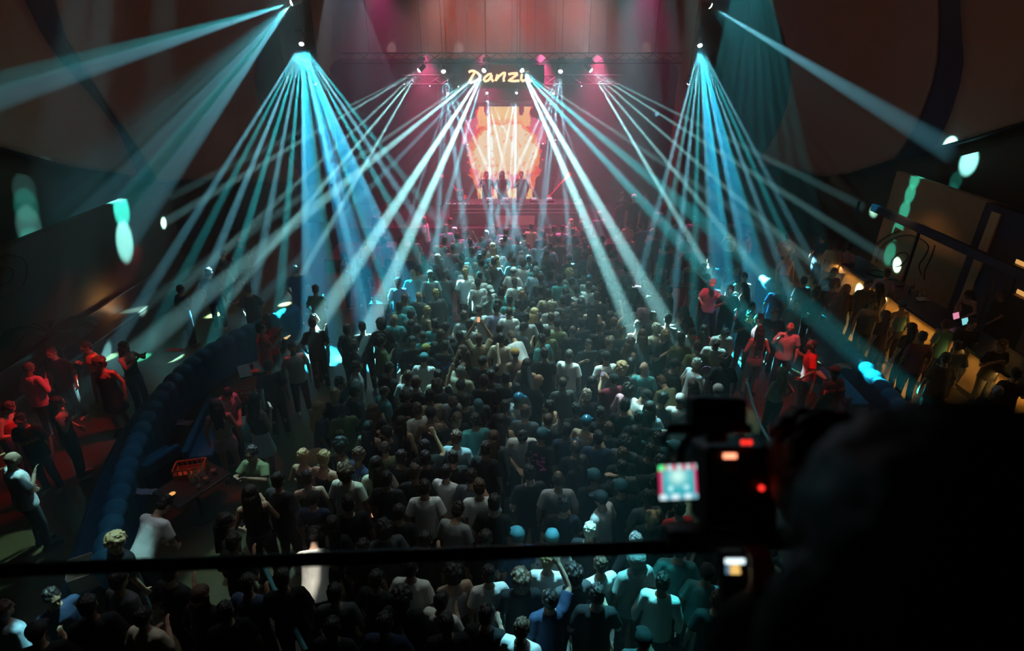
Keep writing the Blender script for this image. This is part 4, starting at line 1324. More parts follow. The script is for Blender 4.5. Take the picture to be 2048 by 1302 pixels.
22 960 930 -150 bt g f|grey-haired person in black T-shirt with grey capital letters|the grey capitals T-shirt
22 1040 1180 -60 dt s n
22 1080 800 0 bt s n
24 235 285 20 wk s f
24 245 400 180 vk L n
24 450 290 0 nt s n
24 530 335 20 at s n
24 610 355 20 vt s n|dark-haired person in lavender T-shirt at the far end of the bar|the far bar customer
24 420 480 0 yk l n
24 515 510 180 bt s n
24 600 620 190 bt l n
24 770 590 -20 bt l n
24 760 700 200 dk l n
24 400 640 0 bt s n
24 330 560 0 bt s n
24 180 600 0 nt s n
'''
def parse():
    for ln in CROWD.strip().split('\n'):
        part = ln.split('|'); t = part[0].split()
        T = TILES[int(t[0])]; u = T[0] + float(t[1]) / T[2]; v = T[1] + float(t[2]) / T[2]
        kw = {}
        lab = part[1].strip() if len(part) > 1 else None; short = None; opts = []
        if len(part) > 2:
            if '=' in part[2]: opts += part[2].split()
            else: short = part[2].strip()
        for x in part[3:]: opts += x.split()
        for o in opts:
            if o.startswith('fz='): kw['fz'] = float(o[3:])
            elif o.startswith('lt='): kw['low'] = o[3:]
            elif o == 'sg': kw['face'] = 'sunglasses'
            elif o == 'full': kw['full'] = 1
            elif o == 'beard': kw['beard'] = True
        hh = rp.uniform(.96, 1.04); fz = kw.get('fz', 0)
        pose = t[6]
        if pose == 'n' and lab is None: pose = rp.choice('nnnff')
        yaw = float(t[3])
        if yaw == 0: yaw = rp.uniform(-22, 22)
        Hz = (headM(pose) @ Vector((0, 0, .02))).z * hh
        P = atZ(u, v, fz + Hz)
        if fz == 0 and P.y > 20.7: P = atZ(u, v, fz + Hz + (P.y - 20.7) * .0); P.y = min(P.y, 20.7)
        kw.setdefault('low', rp.choice(('tb', 'tb', 'tz', 'tn', 'td')))
        q = person(P, yaw, t[4], t[5], pose, label=lab or None, short=short, h=hh, **kw)
        q['uv'] = (u, v)
parse()
# the densest part of the floor: dark-clad dancers wherever the photo shows only more heads
def fill():
    rnd = random.Random(11)
    zone = [(700, 470), (830, 455), (1180, 440), (1340, 500), (1440, 620), (1500, 800), (1500, 1010), (1420, 1200), (1340, 1330), (380, 1330), (470, 1010), (600, 900), (640, 720), (690, 560)]
    def inside(u, v):
        c = False; n = len(zone)
        for i in range(n):
            (x1, y1), (x2, y2) = zone[i], zone[(i + 1) % n]
            if (y1 > v) != (y2 > v) and u < (x2 - x1) * (v - y1) / (y2 - y1) + x1: c = not c
        return c
    n = 0
    for _ in range(20000):
        v = rnd.uniform(450, 1290); u = rnd.uniform(380, 1500)
        if not inside(u, v): continue
        P = atZ(u, v, 1.6)
        if P.y > 20.5: continue
        md = .58 if v < 640 else .66 if v < 900 else .74
        if any((q['head'].x - P.x) ** 2 + (q['head'].y - P.y) ** 2 < md * md for q in PEOPLE): continue
        q = person(P, rnd.uniform(-25, 25), rnd.choice(('bt', 'bt', 'dt', 'nt', 'bl', 'bk', 'dt', 'ot')), rnd.choice('sssssblkc'), rnd.choice('nnff'), low='tb', label=None)
        n += 1
        if len(PEOPLE) >= MAXP: break
    print('FILLED', n, len(PEOPLE))
MAXP = 400
fill()
resolve(PEOPLE)
# three performers on stage
for (u, v, yw, tp, hr, po, lab, sh_) in ((973, 348, 180, 'bt', 's', 'f', 'performer in black standing behind the booth on the plant side', 'p1'), (1004, 342, 175, 'bt', 'h', 'h', 'tall hooded performer behind the middle of the DJ booth', 'p2'), (1043, 339, 190, 'bl', 's', 'f', 'performer in black long sleeves behind the booth on the bar side', 'p3')):
    q = person(atZ(u, v, SZ + 1.62), yw, tp, hr, po, fz=SZ, label=lab, h=1.02); q['short'] = None; q['nogroup'] = True
    H = Vector((0, 0, 0)); q['pos'] = Vector((q['head'].x, 23.0, SZ))
    q['pos'].x = atY(u, v, 23.0).x
# bartender behind the bar
q = person(atZ(1903, 552, 1.6), -110, 'bk', 'l', 'z', label='bartender in black strappy top leaning over the bar', h=.97, fem=True, skin=0); q['pos'] = Vector((atX(1903, 552, 11.9).x, 13.6, 0)); q['nogroup'] = True
anch = [q for q in PEOPLE if q['short'] and q['label']]
used = set(q['label'] for q in PEOPLE if q['label'])
def rel(q, a):
    dx = q['pos'].x - a['pos'].x; dy = q['pos'].y - a['pos'].y
    if abs(dy) >= abs(dx): return 'stage side of' if dy > 0 else 'balcony side of'
    return 'bar side of' if dx > 0 else 'plant side of'
# the 300 that show largest are individuals; the far rest of the packed crowd is one mass
LIM = 297
rank = sorted(PEOPLE, key=lambda q: (0 if q['label'] else 1, q['pos'].y - (6 if q['low'] != 'tb' else 0)))
FAR = rank[LIM:]; FARI = set(id(q) for q in FAR)
def merge_far(FAR):
    import numpy as np
    groups = {}
    for q in FAR:
        make_person(q)
        o = q['obj']; bpy.context.view_layer.update()
        for ob in [o] + list(o.children):
            me = ob.data; n = len(me.vertices); co = np.empty(n * 3, np.float32); me.vertices.foreach_get('co', co); co = co.reshape(-1, 3)
            M = np.array(o.matrix_basis @ (ob.matrix_local if ob is not o else Matrix.Identity(4)) if ob is not o else o.matrix_basis)
            groups.setdefault(ob.material_slots[0].material, []).append((co @ M[:3, :3].T + M[:3, 3], [tuple(p.vertices) for p in me.polygons]))
        for ob in list(o.children): bpy.data.objects.remove(ob)
        bpy.data.objects.remove(o)
    vs = []; fs = []; mi = []; mats_ = []
    for m, L in groups.items():
        mats_.append(m)
        for co, F_ in L:
            n0 = len(vs); vs.extend(map(tuple, co.tolist())); fs.extend([tuple(i + n0 for i in f) for f in F_]); mi.extend([len(mats_) - 1] * len(F_))
    me = bpy.data.meshes.new('distant_crowd'); me.from_pydata(vs, [], fs)
    for m in mats_: me.materials.append(m)
    me.polygons.foreach_set('material_index', mi); me.shade_smooth()
    ob = bpy.data.objects.new('distant_crowd', me); COL.objects.link(ob)
    tag(ob, 'tightly packed far dancers in the dim haze before the stage', 'crowd', kind='stuff')
merge_far(FAR)
PEOPLE = [q for q in PEOPLE if id(q) not in FARI]
for q in PEOPLE:
    make_person(q)
    if not q['label']:
        d = describe(q)
        near = sorted(anch, key=lambda a: (a['pos'] - q['pos']).length)
        pick = None
        ext = {'f': ', hands before the chest', 'r': ' with an arm raised', 'q': ' with an arm raised', 'u': ', arms up', 'd': ', head down', 'O': ', arm out'}.get(q['pose'], '')
        for e in ('', ext):
            for a in near[:8]:
                if (a['pos'] - q['pos']).length > 4 and pick: break
                L = '%s%s, %s %s' % (d, e, rel(q, a), a['short'])
                if L not in used and len(L.split()) <= 16: pick = L; break
            if pick: break
        if not pick:
            L = '%s, %s %s' % (d, rel(q, near[0]), near[0]['short']); pick = L
        used.add(pick); q['label'] = pick
    tag(q['obj'], q['label'], 'person', None if q.get('nogroup') else 'people partying on the hall floor')
print('PEOPLE', len(PEOPLE), 'MESHES', len(_mesh))

# ---- writing and prints on clothes: flat lettering wrapped onto the cloth
def text_mesh(txt, size, shear=0):
    c = bpy.data.curves.new('t', 'FONT'); c.body = txt; c.size = size; c.align_x = 'CENTER'; c.align_y = 'CENTER'; c.shear = shear; c.offset = size * .03; c.space_character = 1.05
    o = bpy.data.objects.new('t', c); COL.objects.link(o); dg = bpy.context.evaluated_depsgraph_get(); dg.update()
    me = bpy.data.meshes.new_from_object(o.evaluated_get(dg)); bpy.data.objects.remove(o); bpy.data.curves.remove(c)
    return me
def wrap(q, name, me, m, zc_, side=-1, arc=0, xo=0, rotz=0):
    """side -1: on the back, +1: on the chest"""
    sh = q.get('shirt')
    if sh is None: return
    bm = bmesh.new(); bm.from_mesh(me)
    bmesh.ops.triangulate(bm, faces=bm.faces[:]); bmesh.ops.subdivide_edges(bm, edges=[e for e in bm.edges if e.calc_length() > .03], cuts=1)
    tree = BVHTree.FromPolygons([v.co.copy() for v in sh.data.vertices], [tuple(p.vertices) for p in sh.data.polygons])
    T = trans(q['pose'])
    for v in bm.verts:
        x, y = v.co.x, v.co.y
        if rotz: x, y = x * math.cos(rotz) - y * math.sin(rotz), x * math.sin(rotz) + y * math.cos(rotz)
        x += xo; y += arc * x * x
        p = T @ Vector((x if side < 0 else -x, side * .5, zc_ + y)); d = (T.to_3x3() @ Vector((0, -side, 0))).normalized()
        h_ = tree.ray_cast(p, d)
        v.co = (h_[0] - d * .006) if h_[0] is not None else (p + d * .4)
    m2 = bpy.data.meshes.new(name); bm.to_mesh(m2); bm.free(); m2.materials.append(m)
    o = bpy.data.objects.new(name, m2); COL.objects.link(o); o.parent = q['obj']
    return o
def find(s): return next(q for q in PEOPLE if q['short'] == s)
def shape_mesh(polys):
    mb = MB()
    for p in polys: mb.add([(x, y, 0) for x, y in p], [tuple(range(len(p)))])
    return mb.mesh('shape')
pk = mat('print_black', (.02, .02, .025), .8)
wrap(find('the lettered white T-shirt'), 'back_lettering', text_mesh('THE STRONGH', .070), pk, 1.33, arc=-.9)
wrap(find('the orange blackletter shirt'), 'back_lettering', text_mesh('Palm Ange', .115, .15), mat('print_orange', (.95, .22, .07), .7), 1.33, arc=-.6)
wrap(find('the lettered black sweater'), 'chest_lettering', text_mesh('ALLSAI', .09, .1), mat('print_straw', (.7, .68, .42), .8), 1.22, side=1, rotz=.5)
wrap(find('the grey capitals T-shirt'), 'chest_lettering', text_mesh('RE JY\nA BUGGI', .085), mat('print_grey', (.5, .5, .5), .8), 1.2, side=1)
wrap(find('the orange gothic letters'), 'chest_lettering', text_mesh('AIRWAL', .10), mat('print_rust', (.75, .28, .08), .8), 1.22, side=1, rotz=.3)
a_ = [[(-.15, .02), (-.13, .045), (.09, -.12), (.07, -.145)], [(.15, .02), (.13, .045), (-.09, -.12), (-.07, -.145)], [(-.17, .08), (-.17, -.02), (-.07, .08)], [(.17, .08), (.07, .08), (.17, -.02)]]
wrap(find('the blue crossed arrows'), 'arrow_print', shape_mesh(a_), mat('print_blue', (.04, .22, .75), .7), 1.26)
wrap(find('the white shirt with back patch'), 'back_patch', shape_mesh([[(.02 + .055 * math.cos(t * .63) * (1 if t % 2 else .7), .0 + .07 * math.sin(t * .63)) for t in range(10)]]), mat('print_greygreen', (.30, .36, .26), .8), 1.17)
wrap(find('the bald head in teal'), 'back_box', shape_mesh([[(-.09, -.05), (.10, -.05), (.10, .06), (-.09, .06)]]), CM['w'], 1.24)
wrap(find('the white shirt with dark print'), 'chest_print', shape_mesh([[(-.05, -.12), (.0, -.12), (.0, .06), (-.03, .09), (-.05, .02)], [(.03, -.12), (.11, -.12), (.10, -.02), (.03, -.03)]]), CM['d'], 1.1, side=1)
wrap(find('the red print T-shirt'), 'red_print', shape_mesh([[(-.12, -.1), (.12, -.1), (.13, .04), (-.12, .02)]]), CM['r'], 1.18)
wrap(find('the pale scrawl'), 'back_scrawl', text_mesh('AAVV\nw//m', .10, .3), mat('print_pale', (.65, .75, .7), .8), 1.2)
wrap(find('the striped pink T-shirt'), 'stripe_print', shape_mesh([[(x - .006, -.32), (x + .006, -.32), (x + .006, .12), (x - .006, .12)] for x in [i * .035 - .16 for i in range(10)]]), CM['d'], 1.25)
rs_ = random.Random(4)
wrap(find('the scribble-patterned shirt'), 'scribble_print', shape_mesh([[(x, y), (x + .03 * c, y + .03 * s), (x + .03 * c - .009 * s, y + .03 * s + .009 * c), (x - .009 * s, y + .009 * c)] for (x, y, c, s) in [(rs_.uniform(-.17, .16), rs_.uniform(-.3, .14), math.cos(k), math.sin(k)) for k in range(90)]]), CM['w'], 1.25)
wrap(find('the pink blocky pattern'), 'block_print', shape_mesh([[(x, y), (x + .035, y), (x + .035, y + .035), (x, y + .035)] for (x, y) in [(rs_.uniform(-.15, .12), rs_.uniform(-.2, .12)) for k in range(24)]]), mat('print_hot_pink', (.85, .12, .55), .7), 1.25)
wrap(find('the small red logo'), 'chest_logo', shape_mesh([[(-.03, 0), (.03, 0), (.03, .025), (-.03, .025)]]), CM['r'], 1.28, side=1)
wrap(find('the gold striped shirt'), 'stripe_print', shape_mesh([[(-.17, y), (.17, y - .05), (.17, y - .03), (-.17, y + .02)] for y in [.1 - i * .07 for i in range(7)]]), mat('print_gold', (.35, .25, .08), .5), 1.25)
# ---- things in hands
def wrist(q, side):
    e, w = POSES[q['pose']][1 if side > 0 else 0]; T = trans(q['pose'])
    e, w = T @ Vector(e), T @ Vector(w); p = w + (w - e).normalized() * .11
    return q['obj'].matrix_basis @ p
bpy.context.view_layer.update()
def phone(p, yaw, lab, lit=(.7, .85, 1), s=1.6, tilt=12):
    t = thing('smartphone', lab, 'phone', p, -R(yaw)); rt = Matrix.Rotation(R(tilt), 3, 'X')
    MB().box((0, 0, .05), (.075, .010, .155), rt).obj('case', black, t, bevel=.003)
    MB().box((0, -.007, .05), (.066, .003, .14), rt).obj('display', glow('phone_display_%d' % (lit[0] * 100), lit, s), t)
    return t
q = find('the dancer filming overhead'); p = (wrist(q, 1) + wrist(q, -1)) / 2; phone(p, q['yaw'], 'phone held overhead in two hands, its screen showing the orange stage', (1, .5, .3), 1.1)
q = find('the white miniskirt'); phone(wrist(q, 1), q['yaw'], 'phone in the hand of the dancer in the white miniskirt', (.6, .8, .7), .5)
q = find('the phone-lit black cap'); phone(wrist(q, 1), q['yaw'], 'bright phone under the bowed black cap beside the rig', (.8, 1, 1), 1.5)
q = find('the maroon T-shirt'); phone(wrist(q, -1), q['yaw'], 'phone held up by the dancer in the maroon T-shirt', (.5, .6, .9), .6)
q = find('the cream T-shirt'); phone(wrist(q, 1) + Vector((0, 0, .03)), q['yaw'] + 20, 'phone with white and red page over the shoulder of the cream T-shirt', (1, .8, .85), 1.2)
def handfan(p, yaw, r, lab, m, tilt=0, a0=-95, a1=95):
    t = thing('hand_fan', lab, 'hand fan', p, -R(yaw)); mb = MB(); n = 22; vs = []; 
    for i in range(n + 1):
        a = R(a0 + (a1 - a0) * i / n); z = .006 * (1 if i % 2 else -1)
        vs += [(.25 * r * math.sin(a), z * .3, .25 * r * math.cos(a)), (r * math.sin(a), z, r * math.cos(a))]
    mb.add(vs, [(2 * i, 2 * i + 1, 2 * i + 3, 2 * i + 2) for i in range(n)])
    o = mb.obj('leaf', m, t); so = o.modifiers.new('t', 'SOLIDIFY'); so.thickness = .002
    mb = MB()
    for i in range(0, n + 1, 2):
        a = R(a0 + (a1 - a0) * i / n); mb.tube([(0, .004, 0), (r * math.sin(a), .004, r * math.cos(a))], .0018, 4)
    mb.obj('rib', mat('fan_rib', (.25, .17, .09), .5), t)
    return t
q = find('the dancer with the open fan'); handfan(q['obj'].location + Vector((-.30, -.02, 1.32)), 0, .27, 'wide open pale pleated fan beside the curly-topped dancer', mat('fan_paper', (.62, .52, .40), .8), 0, -125, 60)
q = find('the small pink fan holder'); t = thing('paddle_fan', 'small round pink paddle fan held by the dancer with teal-lit hair', 'hand fan', wrist(q, 1)); MB().lathe((0, 0, .1), [(.001, -.004), (.10, -.004), (.10, .004), (.001, .004)], 24, Vector((0, 1, .2)).normalized()).obj('disc', mat('fan_pink', (.75, .35, .62), .6), t); MB().tube([(0, 0, -.08), (0, 0, .02)], .008, 6).obj('handle', black, t)
q = find('the loose white T-shirt low'); handfan(q['obj'].location + Vector((-.42, -.15, 1.12)), 10, .24, 'dark blue pleated fan held low beside the loose white T-shirt', mat('fan_blue', (.03, .08, .16), .6), 0, -160, 10)
q = find('the orange disc'); t = thing('lit_disc', 'small round orange glowing disc near a red-lit face at the lounge', 'disc', wrist(q, 1)); MB().lathe((0, 0, 0), [(.001, 0), (.085, 0), (.085, .012), (.001, .012)], 24, Vector((-.1, -.5, .8)).normalized()).obj('plate', mat('disc_orange', (1, .35, .12), .5), t); MB().lathe((0, 0, .0), [(.02, -.03), (.03, 0)], 12).obj('grip', black, t)
# ---------------------------------------------------------------- raised decks, sofas, tables, bar, wall pieces
deck = mat('deck_dark', (.035, .028, .025), .5, .3)
tag(MB().box((6.2, 20.2, .35), (4.6, 2.1, .70)).obj('floor_deck_bar_side', deck), kind='structure')
tag(MB().box((-5.2, 20.2, .22), (2.8, 2.1, .44)).obj('floor_deck_plant_side', deck), kind='structure')
tag(MB().box((-11.35, 11.5, 1.6), (.25, 14.5, 3.2)).obj('wall_lounge_left', lowcream), kind='structure')
tag(MB().box((-11.0, 11.5, .05), (.12, 14.5, .10)).obj('baseboard_left', navy), kind='structure')
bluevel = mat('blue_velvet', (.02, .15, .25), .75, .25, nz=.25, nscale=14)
def sofa(label, pix, inner, z=.95):
    pts = [atZ(u, v, z) for u, v in pix]
    L = [0]
    for a, b in zip(pts, pts[1:]): L.append(L[-1] + (b - a).length)
    def at(s):
        s = max(0, min(L[-1], s))
        for i in range(len(pts) - 1):
            if s <= L[i + 1] or i == len(pts) - 2:
                k = (s - L[i]) / (L[i + 1] - L[i]); p = pts[i].lerp(pts[i + 1], k); d = (pts[i + 1] - pts[i]).normalized()
                return p, d
    def frame(s):
        p = (at(s - .3)[0] + at(s)[0] + at(s + .3)[0]) / 3; d = (at(s + .3)[0] - at(s - .3)[0]).normalized(); n = Vector((d.y, -d.x, 0)) * inner
        return p, n
    o = thing('curved_sofa', label, 'sofa', (pts[len(pts) // 2].x, pts[len(pts) // 2].y, 0)); org = o.location
    seg = .36; ns = int(L[-1] / seg)
    # channel-tufted backrest: each channel swells between its seams
    n = ns * 6; vs = []; m = 12
    for i in range(n + 1):
        s = L[-1] * i / n; p, nn = frame(s); ph = (i % 6) / 6; sw = math.sin(math.pi * ph) ** .5 if 0 < ph < 1 else 0
        r = .12 + .06 * sw
        prof = [(-.13, .0), (-.13, z - .20)] + [(r * math.cos(a), z - .17 + r * math.sin(a)) for a in [math.pi - math.pi * k / 7 for k in range(8)]] + [(.11 + .03 * sw, z - .22), (.10 + .02 * sw, .45)]
        for (x, h) in prof: q = p + nn * x; vs.append(Vector((q.x, q.y, h)) - org)
        m = len(prof)
    fs = [(i * m + k, i * m + k + 1, (i + 1) * m + k + 1, (i + 1) * m + k) for i in range(n) for k in range(m - 1)]
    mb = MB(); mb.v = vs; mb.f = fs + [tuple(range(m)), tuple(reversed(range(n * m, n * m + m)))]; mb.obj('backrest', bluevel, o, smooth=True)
    vs = []
    for i in range(n + 1):
        p, nn = frame(L[-1] * i / n)
        for (x, h) in ((.08, .0), (.08, .46), (.55, .46), (.62, .42), (.62, .0)): q = p + nn * x; vs.append(Vector((q.x, q.y, h)) - org)
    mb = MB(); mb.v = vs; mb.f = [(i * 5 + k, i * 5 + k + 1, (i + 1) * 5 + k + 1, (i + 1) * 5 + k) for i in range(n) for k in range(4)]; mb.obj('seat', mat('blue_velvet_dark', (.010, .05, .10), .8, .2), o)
    return frame, L[-1]
sofa('long curved blue channel-tufted sofa around the plant-side lounge', [(196, 1130), (222, 1010), (252, 905), (292, 815), (338, 752), (400, 700), (470, 660), (545, 628), (600, 605)], -1)
sofa('long curved blue channel-tufted sofa around the bar-side lounge', [(1905, 960), (1868, 885), (1815, 812), (1755, 745), (1690, 675), (1630, 620), (1570, 575), (1520, 545)], 1)
def booth_bench(label, pix, w, z=.62):
    a, b = atZ(*pix[0], z), atZ(*pix[1], z); d = (b - a); rz = math.atan2(d.y, d.x); c = (a + b) / 2
    o = thing('lounge_bench', label, 'bench', (c.x, c.y, 0), rz)
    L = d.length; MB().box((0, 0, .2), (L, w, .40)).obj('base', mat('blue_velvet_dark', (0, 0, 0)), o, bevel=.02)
    MB().box((0, 0, .46), (L, w, .12)).obj('cushion', bluevel, o, bevel=.04)
    MB().box((0, w / 2 - .05, .56), (L, .12, .22)).obj('backrest', bluevel, o, bevel=.04)
booth_bench('blue bench dividing the plant-side lounge behind the long-haired dancer', [(392, 905), (440, 790)], .5)
booth_bench('blue bench across the plant-side lounge above the bottle crate', [(345, 885), (272, 930)], .45)
booth_bench('blue bench inside the bar-side lounge behind the blackletter shirt', [(1720, 800), (1660, 735)], .5)
# ---- tables and what stands on them
glassm = mat('clear_glass', (.9, .95, .9), .05, .5, trans=.85)
amber = mat('amber_drink', (.75, .30, .04), .15, .5, trans=.3)
orangep = mat('orange_plastic', (.80, .17, .05), .45, .4)
tabm = mat('table_black', (.03, .022, .018), .3, .5)
def table(u, v, sx, sy, rz, lab, z=.75, zf=0):
    p = atZ(u, v, z + zf); o = thing('low_table', lab, 'table', (p.x, p.y, zf), R(rz))
    MB().box((0, 0, z - .02), (sx, sy, .04)).obj('table_top', tabm, o, bevel=.008)
    MB().lathe((0, 0, 0), [(.2, 0), (.2, .02), (.03, .04), (.03, z - .06), (.1, z - .04)], 20).obj('pedestal', blkmetal, o)
    return p
def bottle(p, lab, m, h=.30, cap=True, grp=None):
    o = thing('bottle', lab, 'bottle', p, 0, grp); k = h / .30
    MB().lathe((0, 0, 0), [(.036 * k, 0), (.038 * k, .01), (.038 * k, .17 * k), (.030 * k, .20 * k), (.014 * k, .235 * k), (.013 * k, .285 * k), (.015 * k, .29 * k)], 14).obj('glass', m, o, smooth=True)
    MB().lathe((0, 0, .285 * k), [(.0155 * k, 0), (.0155 * k, .02), (.012 * k, .024)], 12).obj('cap', steel, o)
    MB().lathe((0, 0, .05 * k), [(.0388 * k, 0), (.0388 * k, .08 * k)], 14).obj('paper_label', mat('bottle_label', (.75, .70, .55), .7), o)
    return o
def tumbler(p, lab, m, r=.04, h=.11, grp=None):
    o = thing('drinking_glass', lab, 'glass', p, 0, grp)
    MB().lathe((0, 0, 0), [(r * .8, 0), (r, h), (r * .93, h), (r * .74, .01)], 14).obj('cup', glassm, o, smooth=True)
    MB().lathe((0, 0, .012), [(r * .72, 0), (r * .86, h * .62), (r * .1, h * .64)], 14).obj('drink', m, o)
    return o
def crate(p, rz, lab):
    o = thing('bottle_crate', lab, 'crate', p, R(rz)); mb = MB(); L, Wd, Hh = .46, .26, .20
    mb.box((0, 0, .01), (L, Wd, .02)); mb.obj('bottom', orangep, o)
    for s, nm in ((1, 'side_panel'), (-1, 'side_panel')):
        mb = MB(); mb.box((0, s * Wd / 2, .05), (L, .012, .08)); mb.box((0, s * Wd / 2, Hh - .015), (L, .014, .03)); 
        for k in range(7): mb.box((-L / 2 + L * k / 6, s * Wd / 2, Hh / 2), (.014, .012, Hh))
        mb.obj(nm, orangep, o)
    for s in (1, -1):
        mb = MB(); mb.box((s * L / 2, 0, .06), (.012, Wd, .10)); mb.box((s * L / 2, 0, Hh - .015), (.014, Wd, .03)); mb.box((s * L / 2, Wd / 2, Hh / 2), (.014, .014, Hh)); mb.box((s * L / 2, -Wd / 2, Hh / 2), (.014, .014, Hh)); mb.obj('end_panel', orangep, o)
def cloth(p, sx, sy, lab, m, seed, cat='napkin', name='napkin', h=.05):
    rnd = random.Random(seed); n = 12; vs = []
    for j in range(n + 1):
        for i in range(n + 1):
            a, b = i / n - .5, j / n - .5; k = noise.noise(Vector((a * 5 + seed, b * 5, seed))) 
            vs.append((a * sx * (1 + .5 * k), b * sy * (1 + .6 * noise.noise(Vector((b * 4, a * 4, seed + 5)))), .012 + h * abs(k) + h * .5))
    o = MB(); o.v = [Vector(v) for v in vs]; o.f = [(j * (n + 1) + i, j * (n + 1) + i + 1, (j + 1) * (n + 1) + i + 1, (j + 1) * (n + 1) + i) for j in range(n) for i in range(n)]
    ob = o.obj(name, m, smooth=True); so = ob.modifiers.new('t', 'SOLIDIFY'); so.thickness = .012; ob.location = p
    return tag(ob, lab, cat)
pinkcloth = mat('pink_cloth', (.80, .42, .46), .85)
tp = table(385, 965, .95, .70, 60, 'dark square lounge table with the orange crate beside the blue sofa')
crate(tp + Vector((-.12, .22, .0)), 12, 'orange slatted bottle crate on the dark lounge table')
for i, (dx, dy, lab) in enumerate(((.02, -.03, 'pale bottle leaning by the crate, nearest the balcony'), (.09, .02, 'second pale bottle in front of the orange crate'), (.13, .12, 'pale bottle at the end of the orange crate'))):
    bottle(tp + Vector((dx, dy, 0)), lab, mat('pale_bottle', (.75, .66, .42), .2, .5, trans=.3), .29, grp='bottles by the orange crate')
tumbler(tp + Vector((.24, .0, 0)), 'glass of amber drink at the table corner nearest the clear bottle', amber, .045, grp='amber drinks on the lounge table')
tumbler(tp + Vector((.27, .20, 0)), 'glass of amber drink at the far corner of the lounge table', amber, .045, grp='amber drinks on the lounge table')
bottle(tp + Vector((.18, -.14, 0)), 'clear glass bottle standing alone at the lounge table edge', glassm, .27)
c_ = thing('tea_light_dish', 'small round dish glowing amber at the near edge of the lounge table', 'candle', tp + Vector((-.18, -.28, .0)))
MB().lathe((0, 0, 0), [(.02, 0), (.055, .01), (.058, .02), (.05, .018)], 20).obj('dish', steel, c_); MB().lathe((0, 0, .012), [(.048, 0), (.048, .006)], 20).obj('flame_pool', glow('candle_glow', (1, .48, .12), 1.6), c_)
cloth(atZ(291, 987, .50), .42, .14, 'crumpled pink cloth on the blue sofa seat beside the bottle crate', pinkcloth, 3)
cloth(atZ(369, 849, .50), .30, .16, 'small crumpled pink napkin on the blue sofa further toward the stage', pinkcloth, 8)
cloth(atZ(352, 703, .95), .34, .14, 'red-lit crumpled cloth on the sofa back near the red floor patch', mat('red_lit_cloth', (.8, .12, .10), .8), 12)  # red light is put into the cloth colour
tp2 = table(492, 812, .8, .6, 20, 'dark lounge table between the long-haired dancer and the miniskirt')
crate(tp2 + Vector((-.1, .16, 0)), 15, 'amber-lit slatted crate on the table behind the bowing person')
tumbler(tp2 + Vector((.0, -.15, 0)), 'glowing cream-coloured drink between the bowing person and the long hair', mat('cream_drink', (.85, .75, .45), .3), .045)
bottle(tp2 + Vector((.1, -.1, 0)), 'dark bottle with red highlights on the middle lounge table', mat('dark_bottle', (.10, .02, .015), .1, .6), .28)
tp3 = table(515, 735, .8, .6, 30, 'dark lounge table by the red shirt and the cream light strips')
tumbler(tp3 + Vector((-.1, -.05, 0)), 'glass of amber drink on the table near the light strips', amber, .04)
tumbler(tp3 + Vector((.12, .1, 0)), 'clear glass on the table near the light strips', glassm, .04)
cloth(tp3 + Vector((.05, -.22, 0)), .14, .12, 'small orange napkin on the edge of the table near the light strips', mat('orange_cloth', (.9, .3, .1), .8), 20)
tp4 = table(1700, 862, .9, .7, -35, 'dark lounge table with the red-lit ice bucket')
def bucket(p, lab, m, r=.11, h=.22, name='ice_bucket', n=3, bm_=None):
    o = thing(name, lab, 'ice bucket', p)
    MB().lathe((0, 0, 0), [(r * .75, 0), (r, h), (r * 1.05, h + .005), (r * .94, h), (r * .7, .012)], 24).obj('pail', m, o, smooth=True)
    MB().lathe((0, 0, h * .7), [(.001, 0), (r * .88, 0), (r * .6, .02), (.001, .03)], 16).obj('ice', mat('ice', (.8, .85, .9), .15, .6, nz=.2, nscale=40), o)
    for s in (1, -1): MB().tube([(s * r, -.03, h * .9), (s * (r + .03), -.02, h * .8), (s * (r + .03), .02, h * .8), (s * r, .03, h * .9)], .006, 6).obj('handle', steel, o)
    return o
bucket(tp4 + Vector((-.12, .18, 0)), 'red-lit ice bucket at the reaching arm in the bar-side lounge', mat('red_lit_pail', (.75, .10, .06), .3, .5))  # red light on the bucket is put into the pail colour
for i, (dx, dy, m, lab) in enumerate(((-.18, -.02, glassm, 'clear bottle just below the red-lit ice bucket'), (-.05, .0, amber, 'amber bottle just below the red-lit ice bucket'), (.03, -.14, mat('pale_bottle', (0, 0, 0)), 'pale bottle at the balcony-side edge of the red-lit table'), (.16, -.06, mat('dark_bottle', (0, 0, 0)), 'dark bottle beside the pale one on the red-lit table'))):
    bottle(tp4 + Vector((dx, dy, 0)), lab, m, .28)
tumbler(tp4 + Vector((-.20, -.17, 0)), 'round glass with orange rim light on the red-lit table', amber, .05)
cloth(atZ(1700, 737, .55), .62, .24, 'rumpled pale pink towel on the blue bench behind the blackletter shirt', mat('towel_pink', (.65, .45, .40), .9), 31, 'towel', 'towel', .08)
cloth(atZ(1795, 842, .55), .42, .24, 'rumpled dusky pink towel at the near end of the bar-side sofa', mat('towel_dusky', (.62, .25, .30), .9), 37, 'towel', 'towel', .10)
cloth(atZ(1622, 712, .55), .3, .2, 'dim crumpled cloth on the blue bench beside the bright red shirt', mat('towel_dim', (.25, .2, .2), .9), 41, 'towel', 'towel', .05)
st2 = thing('wooden_stool', 'small pale wooden stool between the red shirt and the blackletter shirt', 'stool', (atZ(1652, 748, .6).x, atZ(1652, 748, .6).y, 0), R(15))
palew = mat('pale_wood', (.55, .32, .16), .6, nz=.2, nscale=9)
MB().box((0, 0, .58), (.34, .34, .04)).obj('seat', palew, st2, bevel=.006)
for x in (-.14, .14):
    for y in (-.14, .14): MB().box((x, y, .28), (.035, .035, .56)).obj('leg', palew, st2)
for y in (-.14, .14): MB().box((0, y, .25), (.26, .025, .03)).obj('stretcher', palew, st2)
